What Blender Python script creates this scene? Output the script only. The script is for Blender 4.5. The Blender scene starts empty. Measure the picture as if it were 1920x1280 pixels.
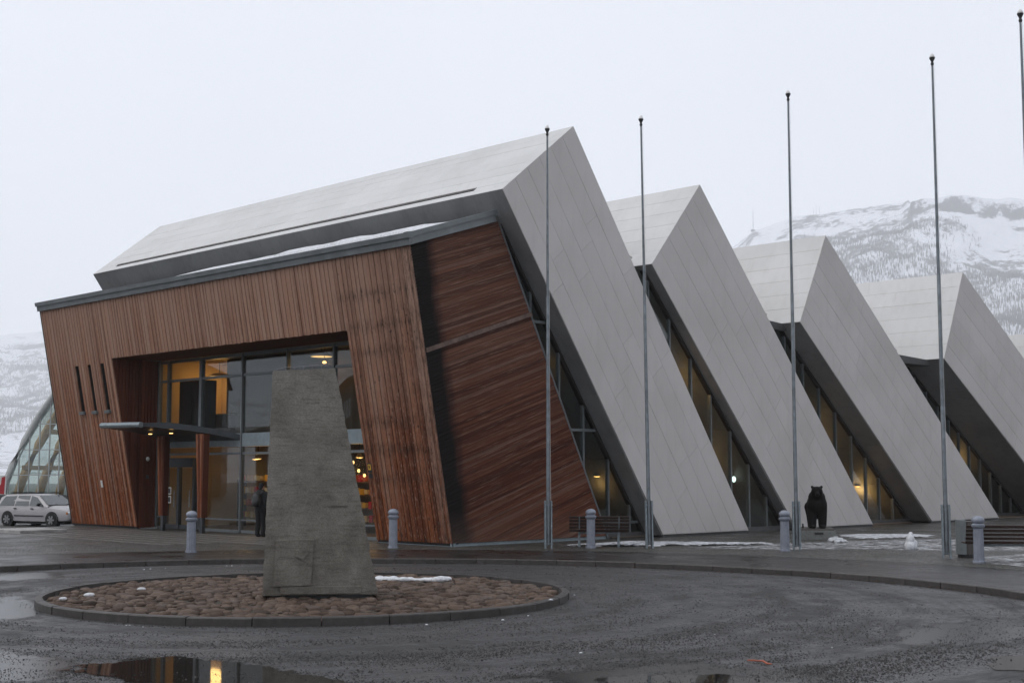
import bpy, bmesh, math, random
import numpy as np
from mathutils import Vector, Matrix, noise

random.seed(7)
R = math.radians
SC = bpy.context.scene
COL = SC.collection
V = lambda *a: np.array(a, float)

# ---------------------------------------------------------------- camera
FPX = 2570.0
PITCH = math.atan(245 / FPX)
YAW = R(45.2)
CAM = V(-26.35, -28.93, 2.1)
FW = V(math.cos(YAW), math.sin(YAW), 0)
RT = V(math.sin(YAW), -math.cos(YAW), 0)
UP = V(0, 0, 1)
CF = FW * math.cos(PITCH) + UP * math.sin(PITCH)
CU = UP * math.cos(PITCH) - FW * math.sin(PITCH)
cd = bpy.data.cameras.new('camera')
cam = bpy.data.objects.new('camera', cd)
COL.objects.link(cam)
cd.sensor_width = 36
cd.lens = 36 * FPX / 1920
cd.clip_start = 0.1
cd.clip_end = 20000
m = Matrix.Identity(4)
for i in range(3):
    m[i][0], m[i][1], m[i][2], m[i][3] = RT[i], CU[i], -CF[i], CAM[i]
cam.matrix_world = m
SC.camera = cam

# ---------------------------------------------------------------- world and sun
SUNV = V(-0.62, 0.50, 0.95)
SUNV /= np.linalg.norm(SUNV)
w = bpy.data.worlds.new('World')
SC.world = w
w.use_nodes = True
nt = w.node_tree
nt.nodes.clear()
sky = nt.nodes.new('ShaderNodeTexSky')
sky.sky_type = 'NISHITA'
sky.sun_disc = False
sky.sun_elevation = math.asin(SUNV[2])
sky.sun_rotation = math.atan2(SUNV[0], SUNV[1])
sky.air_density = 1.0
sky.dust_density = 2.0
tc = nt.nodes.new('ShaderNodeTexCoord')
nz = nt.nodes.new('ShaderNodeTexNoise')
nz.inputs['Scale'].default_value = 1.6
nz.inputs['Detail'].default_value = 4
nt.links.new(tc.outputs['Generated'], nz.inputs['Vector'])
cr = nt.nodes.new('ShaderNodeValToRGB')      # the cloud layer: even pale grey with faint variation
cr.color_ramp.elements[0].position = 0.3
cr.color_ramp.elements[0].color = (8.8, 9.2, 10.2, 1)
cr.color_ramp.elements[1].position = 0.7
cr.color_ramp.elements[1].color = (9.8, 10.2, 11.1, 1)
nt.links.new(nz.outputs['Fac'], cr.inputs['Fac'])
mx = nt.nodes.new('ShaderNodeMixRGB')
mx.inputs['Fac'].default_value = 0.93
nt.links.new(sky.outputs['Color'], mx.inputs['Color1'])
nt.links.new(cr.outputs['Color'], mx.inputs['Color2'])
bg = nt.nodes.new('ShaderNodeBackground')
bg.inputs['Strength'].default_value = 0.1
nt.links.new(mx.outputs['Color'], bg.inputs['Color'])
wo = nt.nodes.new('ShaderNodeOutputWorld')
nt.links.new(bg.outputs['Background'], wo.inputs['Surface'])

sl = bpy.data.lights.new('sun', 'SUN')
sl.energy = 1.3
sl.angle = R(50)
sl.color = (1.0, 0.97, 0.93)
so = bpy.data.objects.new('sun', sl)
COL.objects.link(so)
so.rotation_euler = Vector(SUNV).to_track_quat('Z', 'Y').to_euler()
so.location = (0, 0, 60)

SC.view_settings.view_transform = 'Standard'
SC.view_settings.look = 'None'
SC.view_settings.exposure = 0.0
SC.view_settings.gamma = 1.0
SC.render.engine = 'CYCLES'
SC.cycles.use_denoising = True
SC.cycles.max_bounces = 7
SC.cycles.transparent_max_bounces = 24
SC.cycles.volume_bounces = 2
SC.cycles.sample_clamp_indirect = 6
SC.cycles.caustics_reflective = False
SC.cycles.caustics_refractive = False


# ---------------------------------------------------------------- helpers
class MB:
    """collects shapes, then links them as ONE mesh object"""
    def __init__(self):
        self.v, self.f = [], []

    def add(self, verts, faces):
        n = len(self.v)
        self.v += [tuple(map(float, p)) for p in verts]
        self.f += [tuple(n + i for i in f) for f in faces]
        return self

    def box(self, c, s, ax=None):
        c = V(*c)
        h = [x / 2 for x in s]
        ax = ax or (V(1, 0, 0), V(0, 1, 0), V(0, 0, 1))
        vs = [c + ax[0] * (i * h[0]) + ax[1] * (j * h[1]) + ax[2] * (k * h[2])
              for i in (-1, 1) for j in (-1, 1) for k in (-1, 1)]
        return self.add(vs, [(0, 1, 3, 2), (4, 6, 7, 5), (0, 4, 5, 1), (2, 3, 7, 6), (0, 2, 6, 4), (1, 5, 7, 3)])

    def prism(self, poly, o, e1, e2, n, d0, d1):
        k = len(poly)
        if k < 3:
            return self
        a = [o + e1 * p[0] + e2 * p[1] + n * d0 for p in poly]
        b = [o + e1 * p[0] + e2 * p[1] + n * d1 for p in poly]
        fs = [tuple(range(k))[::-1], tuple(range(k, 2 * k))]
        fs += [(i, (i + 1) % k, k + (i + 1) % k, k + i) for i in range(k)]
        return self.add(a + b, fs)

    def tube(self, pts, rad, n=10, cap=True):
        pts = [V(*p) for p in pts]
        if not hasattr(rad, '__len__'):
            rad = [rad] * len(pts)
        base = len(self.v)
        for i, p in enumerate(pts):
            t = pts[min(i + 1, len(pts) - 1)] - pts[max(i - 1, 0)]
            t = t / (np.linalg.norm(t) + 1e-9)
            h = V(0, 0, 1) if abs(t[2]) < 0.9 else V(1, 0, 0)
            a = np.cross(t, h); a /= np.linalg.norm(a)
            b = np.cross(t, a)
            for k in range(n):
                q = 2 * math.pi * k / n
                self.v.append(tuple(p + (a * math.cos(q) + b * math.sin(q)) * rad[i]))
        for i in range(len(pts) - 1):
            for k in range(n):
                a0 = base + i * n + k; a1 = base + i * n + (k + 1) % n
                self.f.append((a0, a1, a1 + n, a0 + n))
        if cap:
            self.f.append(tuple(base + k for k in range(n))[::-1])
            self.f.append(tuple(base + (len(pts) - 1) * n + k for k in range(n)))
        return self

    def lathe(self, prof, c=(0, 0, 0), n=20, flute=0):
        base = len(self.v)
        for r, z in prof:
            for k in range(n):
                q = 2 * math.pi * k / n
                rr = r * (1 - (flute if (k % 2 and flute) else 0))
                self.v.append((c[0] + rr * math.cos(q), c[1] + rr * math.sin(q), c[2] + z))
        for i in range(len(prof) - 1):
            for k in range(n):
                a0 = base + i * n + k; a1 = base + i * n + (k + 1) % n
                self.f.append((a0, a1, a1 + n, a0 + n))
        self.f.append(tuple(base + k for k in range(n))[::-1])
        self.f.append(tuple(base + (len(prof) - 1) * n + k for k in range(n)))
        return self

    def ell(self, c, r, ax=None, nu=14, nv=9):
        c = V(*c)
        ax = ax or (V(1, 0, 0), V(0, 1, 0), V(0, 0, 1))
        vs, fs = [], []
        for i in range(1, nv):
            t = math.pi * i / nv
            for k in range(nu):
                q = 2 * math.pi * k / nu
                vs.append(c + ax[0] * (r[0] * math.sin(t) * math.cos(q)) + ax[1] * (r[1] * math.sin(t) * math.sin(q)) + ax[2] * (r[2] * math.cos(t)))
        top = len(vs); vs.append(c + ax[2] * r[2]); vs.append(c - ax[2] * r[2])
        for i in range(nv - 2):
            for k in range(nu):
                a0 = i * nu + k; a1 = i * nu + (k + 1) % nu
                fs.append((a0, a0 + nu, a1 + nu, a1))
        for k in range(nu):
            fs.append((k, (k + 1) % nu, top))
            fs.append(((nv - 2) * nu + (k + 1) % nu, (nv - 2) * nu + k, top + 1))
        return self.add(vs, fs)

    def mesh(self, name, mat, smooth=False, recalc=True):
        me = bpy.data.meshes.new(name)
        me.from_pydata(self.v, [], self.f)
        if recalc:
            bm = bmesh.new(); bm.from_mesh(me)
            bmesh.ops.recalc_face_normals(bm, faces=bm.faces)
            bm.to_mesh(me); bm.free()
        if mat:
            me.materials.append(mat)
        if smooth:
            me.polygons.foreach_set('use_smooth', [True] * len(me.polygons))
        me.update()
        return me

    def build(self, name, mat, parent=None, smooth=False, recalc=True, bevel=0, angle=None):
        o = bpy.data.objects.new(name, self.mesh(name, mat, smooth, recalc))
        COL.objects.link(o)
        if parent:
            o.parent = parent
        if bevel:
            b = o.modifiers.new('bevel', 'BEVEL')
            b.width = bevel; b.segments = 2; b.limit_method = 'ANGLE'; b.angle_limit = R(35)
        if angle:
            bm = bmesh.new(); bm.from_mesh(o.data)
            for e in bm.edges:
                e.smooth = not (len(e.link_faces) == 2 and e.calc_face_angle(0) > R(angle))
            bm.to_mesh(o.data); bm.free()
            o.data.polygons.foreach_set('use_smooth', [True] * len(o.data.polygons))
        return o


def tag(o, label=None, cat=None, group=None, kind=None):
    if label: o['label'] = label
    if cat: o['category'] = cat
    if group: o['group'] = group
    if kind: o['kind'] = kind
    return o


def thing(name, label, cat, loc=(0, 0, 0), rz=0, group=None):
    o = bpy.data.objects.new(name, None)
    COL.objects.link(o)
    o.location = loc; o.rotation_euler = (0, 0, rz)
    o.empty_display_size = 0.2
    return tag(o, label, cat, group)


def copy_tree(o, parent=None):
    c = o.copy(); COL.objects.link(c); c.parent = parent
    for ch in list(o.children):
        copy_tree(ch, c)
    return c


def clip(poly, hps):
    """convex clip of 2-D polygon with half planes a*x+b*y<=c"""
    for a, b, c in hps:
        out = []
        for i in range(len(poly)):
            p, q = poly[i], poly[(i + 1) % len(poly)]
            dp, dq = a * p[0] + b * p[1] - c, a * q[0] + b * q[1] - c
            if dp <= 0: out.append(p)
            if dp * dq < 0:
                t = dp / (dp - dq)
                out.append((p[0] + t * (q[0] - p[0]), p[1] + t * (q[1] - p[1])))
        poly = out
        if len(poly) < 3:
            return []
    return poly


def hp_of(poly):
    """half planes of a convex polygon"""
    c = (sum(p[0] for p in poly) / len(poly), sum(p[1] for p in poly) / len(poly))
    r = []
    for i in range(len(poly)):
        p, q = poly[i], poly[(i + 1) % len(poly)]
        a, b = q[1] - p[1], -(q[0] - p[0])
        k = a * p[0] + b * p[1]
        if a * c[0] + b * c[1] > k: a, b, k = -a, -b, -k
        r.append((a, b, k))
    return r


def blob(mb, name, mat, parent=None, voxel=0.03, smooth=6):
    """union of overlapping shapes turned into one continuous skin"""
    o = mb.build(name, mat, None, True)
    r = o.modifiers.new('r', 'REMESH'); r.mode = 'VOXEL'; r.voxel_size = voxel; r.use_smooth_shade = True
    s = o.modifiers.new('s', 'SMOOTH'); s.iterations = smooth; s.factor = 0.5
    dg = bpy.context.evaluated_depsgraph_get()
    me = bpy.data.meshes.new_from_object(o.evaluated_get(dg))
    o.modifiers.clear()
    o.data = me
    me.polygons.foreach_set('use_smooth', [True] * len(me.polygons))
    o.parent = parent
    return o


def fbm(x, y, z=0.0, oct=4):
    s, a, f = 0, 1, 1
    for _ in range(oct):
        s += a * noise.noise((x * f, y * f, z * f)); a *= 0.5; f *= 2
    return s


def gnd(u, v, z=0.0):
    d = CF * FPX + RT * (u - 960) - CU * (v - 640)
    return CAM + d * ((z - CAM[2]) / d[2])


X3, Y3, Z3 = V(1, 0, 0), V(0, 1, 0), V(0, 0, 1)
O3 = V(0, 0, 0)


# ---------------------------------------------------------------- materials
class NT:
    def __init__(self, name):
        self.m = bpy.data.materials.new(name)
        self.m.use_nodes = True
        self.t = self.m.node_tree
        self.b = self.t.nodes['Principled BSDF']
        self.out = self.t.nodes['Material Output']

    def n(self, typ, **kw):
        x = self.t.nodes.new('ShaderNode' + typ)
        for k, v in kw.items():
            if k.startswith('_'):
                setattr(x, k[1:], v)
            else:
                key = k.replace('__', ' ')
                x.inputs[int(key[1:]) if key[0] == 'i' and key[1:].isdigit() else key].default_value = v
        return x

    def l(self, a, b): self.t.links.new(a, b)

    def coord(self, scale=(1, 1, 1), rot=(0, 0, 0), kind='Object'):
        c = self.n('TexCoord'); mp = self.n('Mapping')
        mp.inputs['Scale'].default_value = scale
        src = c.outputs[kind]
        if any(rot):
            m2 = self.n('Mapping'); m2.inputs['Rotation'].default_value = rot
            self.l(src, m2.inputs['Vector']); src = m2.outputs['Vector']
        self.l(src, mp.inputs['Vector'])
        return mp.outputs['Vector']

    def noise(self, vec, scale, detail=4, rough=0.55):
        x = self.n('TexNoise', Scale=scale, Detail=detail, Roughness=rough)
        self.l(vec, x.inputs['Vector'])
        return x.outputs['Fac']

    def ramp(self, fac, stops, interp='LINEAR'):
        r = self.n('ValToRGB'); r.color_ramp.interpolation = interp
        e = r.color_ramp.elements
        while len(e) < len(stops): e.new(0.5)
        for k, (p, c) in zip(e, stops):
            k.position = p
            k.color = (c, c, c, 1) if not hasattr(c, '__len__') else (*c, 1)
        self.l(fac, r.inputs['Fac'])
        return r.outputs['Color']

    def mix(self, fac, a, b, mode='MIX'):
        x = self.n('MixRGB'); x.blend_type = mode
        for s, v in (('Fac', fac), ('Color1', a), ('Color2', b)):
            if hasattr(v, 'is_output') or isinstance(v, bpy.types.NodeSocket): self.l(v, x.inputs[s])
            elif s == 'Fac': x.inputs[s].default_value = v
            else: x.inputs[s].default_value = (*v, 1) if hasattr(v, '__len__') else (v, v, v, 1)
        return x.outputs['Color']

    def math(self, op, a, b=0.0, c=None):
        x = self.n('Math'); x.operation = op
        for i, v in enumerate((a, b) if c is None else (a, b, c)):
            if isinstance(v, bpy.types.NodeSocket): self.l(v, x.inputs[i])
            else: x.inputs[i].default_value = v
        return x.outputs[0]

    def sep(self, vec):
        x = self.n('SeparateXYZ'); self.l(vec, x.inputs[0]); return x.outputs

    def rand(self): return self.n('ObjectInfo').outputs['Random']

    def bump(self, h, strength=0.3, dist=0.01, normal=None):
        x = self.n('Bump', Strength=strength, Distance=dist)
        self.l(h, x.inputs['Height'])
        if normal is not None: self.l(normal, x.inputs['Normal'])
        self.l(x.outputs['Normal'], self.b.inputs['Normal'])
        return x.outputs['Normal']

    def set(self, color=None, rough=None, metal=None, spec=None):
        for k, v in (('Base Color', color), ('Roughness', rough), ('Metallic', metal), ('Specular IOR Level', spec)):
            if v is None: continue
            if isinstance(v, bpy.types.NodeSocket): self.l(v, self.b.inputs[k])
            else: self.b.inputs[k].default_value = (*v, 1) if hasattr(v, '__len__') else v
        return self.m


def plain(name, col, rough=0.6, metal=0.0, spec=0.5, var=0.12, scale=6.0):
    t = NT(name)
    n = t.noise(t.coord(), scale, 5)
    c = t.mix(1.0, col, t.ramp(n, [(0.25, 1 - var * 1.5), (0.75, 1 + var)]), 'MULTIPLY')
    return t.set(c, t.ramp(n, [(0.2, max(rough - 0.1, 0.03)), (0.8, min(rough + 0.1, 1))]), metal, spec)


def wood(name, along, base, pale, orange, dark, rot=(0, 0, 0), knots=False, grey=0.5, corner=False):
    """weathered boards; 'along' is the scale vector that stretches the grain"""
    t = NT(name)
    co = t.coord(along, rot)
    grain = t.noise(co, 1.0, 8, 0.72)
    obj = t.coord()
    r = t.rand()
    dk = tuple(0.5 * (x + y) for x, y in zip(base, dark)); pl2 = tuple(0.55 * x + 0.45 * y for x, y in zip(base, pale))
    c = t.ramp(r, [(0.0, dk), (0.25, base), (0.5, orange), (0.72, base), (0.86, pl2), (1.0, orange)])
    c = t.mix(t.ramp(grain, [(0.35, 0.55), (0.62, 0.0)]), c, dark)
    big = t.noise(obj, 0.45, 3)
    hz = t.sep(obj)[2]
    up = t.math('MULTIPLY_ADD', hz, 0.085, -0.10)
    fac = t.math('ADD', t.math('MULTIPLY', big, 0.45), up)
    fac = t.math('ADD', fac, t.math('MULTIPLY', r, 0.35))
    fac = t.math('MULTIPLY', t.ramp(fac, [(0.36, 0.0), (1.0, 1.0)]), grey)
    c = t.mix(fac, c, pale)
    streak = t.noise(co, 3.2, 3, 0.6)
    c = t.mix(t.ramp(streak, [(0.57, 0.0), (0.68, 0.80)]), c, pale)
    if knots:   # rows of black stain round the fixings, on the pier right of the entrance
        s = t.sep(obj)
        bands = None
        for z0 in (7.25, 6.35, 5.6, 3.55, 2.75, 1.9):
            d = t.math('ABSOLUTE', t.math('SUBTRACT', hz, z0))
            b = t.ramp(d, [(0.0, 1.0), (0.36, 0.0)])
            bands = b if bands is None else t.math('MAXIMUM', bands, b)
        nn = t.noise(t.coord((13, 13, 1.6)), 1.0, 5, 0.75)
        left = t.ramp(t.math('MULTIPLY', s[1], 0.1), [(0.30, 1.0), (0.42, 0.0)])
        edge = t.ramp(t.math('MULTIPLY', s[1], 0.1), [(0.0, 0.9), (0.12, 0.25)])
        mk = t.math('MULTIPLY', t.math('MULTIPLY', t.math('MAXIMUM', bands, edge), left), t.ramp(nn, [(0.40, 0.0), (0.66, 0.85)]))
        c = t.mix(mk, c, (0.016, 0.014, 0.014))
        speck = t.math('MULTIPLY', t.ramp(t.noise(t.coord((9, 9, 4)), 1.0, 2), [(0.66, 0.0), (0.72, 1.0)]), left)
        c = t.mix(t.math('MULTIPLY', speck, 0.8), c, (0.016, 0.014, 0.014))
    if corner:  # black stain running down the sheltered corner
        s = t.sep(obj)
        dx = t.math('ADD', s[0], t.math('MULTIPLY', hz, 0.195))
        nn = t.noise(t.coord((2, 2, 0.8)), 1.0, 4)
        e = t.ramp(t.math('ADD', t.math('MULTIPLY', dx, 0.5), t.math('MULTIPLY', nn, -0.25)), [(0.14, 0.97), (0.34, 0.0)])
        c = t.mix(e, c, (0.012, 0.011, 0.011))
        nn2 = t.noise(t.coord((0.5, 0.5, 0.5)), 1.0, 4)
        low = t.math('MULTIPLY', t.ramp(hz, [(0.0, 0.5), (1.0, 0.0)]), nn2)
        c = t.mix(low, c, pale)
    t.bump(grain, 0.35, 0.008)
    return t.set(c, 0.9, 0, 0.06)


def panel(name, base, dirt, amount=0.5):
    t = NT(name)
    r = t.rand()
    obj = t.coord()
    n1 = t.noise(obj, 0.5, 5)
    n2 = t.noise(t.coord((3.5, 3.5, 0.35)), 1.0, 5, 0.65)
    c = t.mix(1.0, base, t.ramp(r, [(0.0, 0.96), (1.0, 1.02)]), 'MULTIPLY')
    c = t.mix(t.math('MULTIPLY', t.ramp(n1, [(0.42, 0.0), (0.75, 0.6)]), amount), c, dirt)
    c = t.mix(t.math('MULTIPLY', t.ramp(n2, [(0.50, 0.0), (0.80, 0.5)]), amount), c, dirt)
    t.bump(n1, 0.05, 0.01)
    return t.set(c, 0.5, 0, 0.35)


def glassmat(name, tint=(0.86, 0.9, 0.88), rough=0.01, ior=1.5):
    t = NT(name)
    t.t.nodes.remove(t.b)
    tr = t.n('BsdfTransparent'); tr.inputs['Color'].default_value = (*tint, 1)
    gl = t.n('BsdfGlossy', Roughness=rough); gl.inputs['Color'].default_value = (0.9, 0.93, 0.95, 1)
    lw_ = t.n('LayerWeight', Blend=0.5)     # facing is the same from both sides of the pane
    fr = t.math('MULTIPLY_ADD', t.math('POWER', lw_.outputs['Facing'], 5.0), 0.92, (ior - 1) ** 2 / (ior + 1) ** 2)
    ms = t.n('MixShader')
    t.l(fr, ms.inputs[0]); t.l(tr.outputs[0], ms.inputs[1]); t.l(gl.outputs[0], ms.inputs[2])
    t.l(ms.outputs[0], t.out.inputs['Surface'])
    return t.m


def emit(name, col, s):
    t = NT(name)
    t.b.inputs['Base Color'].default_value = (*col, 1)
    t.b.inputs['Emission Color'].default_value = (*col, 1)
    t.b.inputs['Emission Strength'].default_value = s
    return t.m


M = {}
M['wood_front'] = wood('weathered_larch', (9, 9, 0.35), (0.210, 0.066, 0.029), (0.37, 0.238, 0.178), (0.32, 0.100, 0.036), (0.046, 0.017, 0.010), knots=True, grey=0.84)
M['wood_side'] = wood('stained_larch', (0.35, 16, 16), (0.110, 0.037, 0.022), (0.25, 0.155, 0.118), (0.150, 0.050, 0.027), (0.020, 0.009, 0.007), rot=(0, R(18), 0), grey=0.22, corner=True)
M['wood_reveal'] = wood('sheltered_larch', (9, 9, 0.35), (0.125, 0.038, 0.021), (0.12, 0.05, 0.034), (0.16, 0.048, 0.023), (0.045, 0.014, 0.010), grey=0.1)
M['wood_pale'] = plain('pale_board', (0.15, 0.098, 0.078), 0.8, var=0.35, scale=5)  # one paler tone than the side boards
M['wood_dark'] = plain('dark_bench_wood', (0.035, 0.018, 0.013), 0.55, var=0.3, scale=20)
M['panel_end'] = panel('end_wall_panel', (0.555, 0.527, 0.508), (0.37, 0.345, 0.325), 0.6)
M['panel_top'] = panel('roof_panel', (0.57, 0.565, 0.555), (0.36, 0.355, 0.335), 0.5)
M['panel_under_shade'] = panel('soffit_panel', (0.26, 0.26, 0.26), (0.09, 0.09, 0.09), 0.8)  # same slab panelling; shade of the underside put into the colour, plus streaks
M['joint'] = plain('joint_backing', (0.52, 0.50, 0.485), 0.7)
M['fascia'] = plain('fascia_metal', (0.15, 0.165, 0.17), 0.42, 0.2, var=0.2, scale=2)
M['dark'] = plain('dark_backing', (0.025, 0.02, 0.018), 0.85)
M['frame'] = plain('window_frame', (0.16, 0.175, 0.18), 0.4, 0.2)
M['spandrel'] = plain('spandrel', (0.24, 0.29, 0.31), 0.35, 0.1)
M['glass'] = glassmat('window_glass', (0.80, 0.84, 0.83), 0.01, 1.6)
M['canopy'] = plain('canopy_metal', (0.042, 0.048, 0.054), 0.4, 0.3, var=0.2, scale=3)
M['plinth'] = plain('plinth', (0.075, 0.075, 0.075), 0.7, var=0.25)
M['interior'] = plain('interior_plaster', (0.55, 0.40, 0.22), 0.8, var=0.1, scale=1)
M['interior_brown'] = plain('interior_panelling', (0.105, 0.062, 0.032), 0.7, var=0.2, scale=1.5)
M['interior_dark'] = plain('interior_dark', (0.035, 0.035, 0.035), 0.6)
M['interior_floor'] = plain('interior_floor', (0.14, 0.10, 0.07), 0.4)
M['ceiling'] = plain('interior_ceiling', (0.42, 0.34, 0.22), 0.8)
M['steel'] = plain('galvanised_steel', (0.25, 0.29, 0.31), 0.42, 0.55, var=0.25, scale=9)
M['pole'] = plain('weathered_pole', (0.17, 0.19, 0.205), 0.45, 0.4, var=0.3, scale=4)
M['bollard'] = plain('bollard_paint', (0.22, 0.24, 0.285), 0.5, 0.05, var=0.16, scale=7)
M['bronze'] = plain('black_bronze', (0.007, 0.0055, 0.0055), 0.7, 0.0, spec=0.12, var=0.35, scale=9)
M['stone_base'] = plain('plinth_stone', (0.15, 0.155, 0.145), 0.65, var=0.25, scale=12)
M['bin'] = plain('bin_steel', (0.19, 0.21, 0.215), 0.45, 0.3)
M['bin_brown'] = plain('bin_brown', (0.07, 0.06, 0.052), 0.5)
M['black'] = plain('black_plastic', (0.012, 0.012, 0.013), 0.5)
M['tyre'] = plain('tyre', (0.012, 0.012, 0.012), 0.85)
M['rim'] = plain('alloy_rim', (0.42, 0.42, 0.43), 0.35, 0.7)
M['paint'] = plain('silver_paint', (0.40, 0.385, 0.39), 0.35, 0.1, var=0.03)
M['car_glass'] = plain('car_glass', (0.05, 0.062, 0.065), 0.06, 0, 0.9, var=0.05)
M['lens'] = plain('headlamp_lens', (0.62, 0.66, 0.68), 0.1, 0.3)
M['amber'] = plain('amber_lens', (0.5, 0.16, 0.02), 0.3)
M['white'] = plain('white_sign', (0.68, 0.67, 0.65), 0.6)
M['red'] = plain('red_sign', (0.42, 0.012, 0.02), 0.5)
M['yellow'] = plain('yellow_sign', (0.62, 0.36, 0.03), 0.5)
M['orange'] = plain('orange_plastic', (0.36, 0.085, 0.04), 0.5)
M['jacket'] = plain('dark_jacket', (0.007, 0.007, 0.009), 0.9)
M['trousers'] = plain('black_trousers', (0.005, 0.005, 0.006), 0.9)
M['skin'] = plain('skin', (0.42, 0.24, 0.17), 0.6)
M['timber'] = plain('glulam', (0.42, 0.24, 0.10), 0.6, var=0.2)
M['hall_frame'] = plain('hall_frame', (0.42, 0.43, 0.42), 0.5)
M['hall_glass'] = glassmat('hall_glass', (0.82, 0.87, 0.85), 0.03, 1.6)
M['hall_inside'] = plain('hall_interior', (0.52, 0.53, 0.51), 0.8)
M['leaf'] = plain('leaf_litter', (0.12, 0.055, 0.02), 0.8, var=0.5, scale=3)
M['twig'] = plain('mast_steel', (0.12, 0.12, 0.13), 0.6)
M['lamp'] = emit('lamp_glow', (1.0, 0.55, 0.17), 5.0)
M['lamp_soft'] = emit('lamp_shade_glow', (1.0, 0.60, 0.22), 1.6)
M['lamp_cool'] = emit('cool_lamp', (0.85, 1.0, 0.95), 2.2)


def concrete():
    t = NT('board_marked_concrete')
    o = t.coord()
    n1 = t.noise(o, 1.6, 6, 0.65)
    lines = t.noise(t.coord((3.0, 3.0, 22)), 1.0, 6, 0.75)
    sp = t.noise(o, 38, 4, 0.7)
    c = t.ramp(n1, [(0.25, (0.115, 0.104, 0.088)), (0.5, (0.185, 0.172, 0.148)), (0.75, (0.25, 0.236, 0.208))])
    c = t.mix(t.ramp(lines, [(0.36, 0.42), (0.50, 0.0)]), c, (0.075, 0.066, 0.052))
    c = t.mix(t.ramp(t.noise(t.coord((1.5, 1.5, 0.5)), 1.0, 5), [(0.56, 0.0), (0.74, 0.4)]), c, (0.062, 0.058, 0.045))
    c = t.mix(1.0, c, t.ramp(sp, [(0.3, 0.72), (0.5, 1.0), (0.7, 1.2)]), 'MULTIPLY')
    bl = t.noise(t.coord((1.6, 1.6, 3.0)), 1.0, 6, 0.65)
    c = t.mix(t.ramp(bl, [(0.58, 0.0), (0.68, 0.35)]), c, (0.06, 0.052, 0.042))
    z = t.sep(o)[2]
    c = t.mix(t.ramp(t.math('ADD', z, t.math('MULTIPLY', n1, 0.8)), [(0.3, 0.5), (1.0, 0.0)]), c, (0.065, 0.055, 0.045))
    h = t.math('ADD', t.math('MULTIPLY', lines, 0.6), t.math('MULTIPLY', sp, 0.5))
    t.bump(h, 0.6, 0.022)
    return t.set(c, 0.9, 0, 0.15)


M['concrete'] = concrete()


def asphalt():
    t = NT('wet_asphalt')
    o = t.coord()
    grit = t.noise(o, 95, 3, 0.7)
    grit2 = t.noise(o, 24, 4, 0.7)
    # wheel tracks and ruts follow the turning circle: stretch the noise round its centre
    s = t.sep(o)
    dx = t.math('ADD', s[0], 11.6); dy = t.math('ADD', s[1], 8.8)
    rad = t.math('SQRT', t.math('ADD', t.math('MULTIPLY', dx, dx), t.math('MULTIPLY', dy, dy)))
    ang = t.math('ARCTAN2', dy, dx)
    cv = t.n('CombineXYZ')
    t.l(t.math('MULTIPLY', rad, 0.9), cv.inputs[0]); t.l(t.math('MULTIPLY', ang, 1.6), cv.inputs[1])
    track = t.noise(cv.outputs[0], 1.0, 9, 0.78)
    patch = t.noise(o, 0.55, 8, 0.75)
    wet = t.math('ADD', t.math('MULTIPLY', track, 0.55), t.math('MULTIPLY', patch, 0.45))
    wetm = t.ramp(wet, [(0.43, 0.0), (0.57, 1.0)])
    mid = t.noise(o, 9, 5, 0.75)
    c = t.mix(wetm, (0.022, 0.021, 0.020), (0.046, 0.045, 0.046))
    c = t.mix(1.0, c, t.ramp(grit, [(0.3, 0.5), (0.5, 1.0), (0.7, 1.7)]), 'MULTIPLY')
    c = t.mix(1.0, c, t.ramp(mid, [(0.35, 0.55), (0.5, 1.0), (0.65, 1.5)]), 'MULTIPLY')
    c = t.mix(t.ramp(grit2, [(0.60, 0.0), (0.68, 0.85)]), c, (0.010, 0.009, 0.009))
    c = t.mix(t.ramp(t.noise(o, 31, 2), [(0.70, 0.0), (0.76, 0.7)]), c, (0.16, 0.155, 0.15))
    rough = t.mix(wetm, 0.70, 0.24)
    rough = t.mix(t.ramp(mid, [(0.45, 0.0), (0.65, 0.6)]), rough, 0.8)
    h = t.math('ADD', t.math('MULTIPLY', grit, 0.7), t.math('ADD', t.math('MULTIPLY', grit2, 0.9), t.math('MULTIPLY', mid, 1.2)))
    t.bump(h, 0.6, 0.022)
    return t.set(c, rough, 0, 0.42)


def pavement_mat():
    t = NT('wet_pavement')
    o = t.coord()
    grit = t.noise(o, 60, 4, 0.7)
    patch = t.noise(o, 0.7, 5, 0.6)
    c = t.mix(t.ramp(patch, [(0.4, 0.0), (0.62, 1.0)]), (0.014, 0.0115, 0.0105), (0.030, 0.026, 0.025))
    c = t.mix(1.0, c, t.ramp(grit, [(0.25, 0.6), (0.75, 1.4)]), 'MULTIPLY')
    t.bump(grit, 0.4, 0.01)
    return t.set(c, t.ramp(patch, [(0.35, 0.24), (0.65, 0.50)]), 0, 0.22)


def setts():
    t = NT('cobbled_forecourt')
    o = t.coord()
    vo = t.n('TexVoronoi', Scale=7.5); vo.feature = 'DISTANCE_TO_EDGE'
    t.l(o, vo.inputs['Vector'])
    vc = t.n('TexVoronoi', Scale=7.5); t.l(o, vc.inputs['Vector'])
    e = t.ramp(vo.outputs['Distance'], [(0.02, 0.0), (0.14, 1.0)])
    patch = t.noise(o, 0.6, 5)
    c = t.mix(vc.outputs['Color'], (0.05, 0.046, 0.043), (0.105, 0.098, 0.092))
    c = t.mix(t.ramp(patch, [(0.4, 0.0), (0.65, 0.6)]), c, (0.05, 0.05, 0.03))
    c = t.mix(e, (0.018, 0.017, 0.015), c)
    t.bump(e, 0.9, 0.03)
    return t.set(c, t.ramp(patch, [(0.35, 0.35), (0.65, 0.6)]), 0, 0.45)


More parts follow.
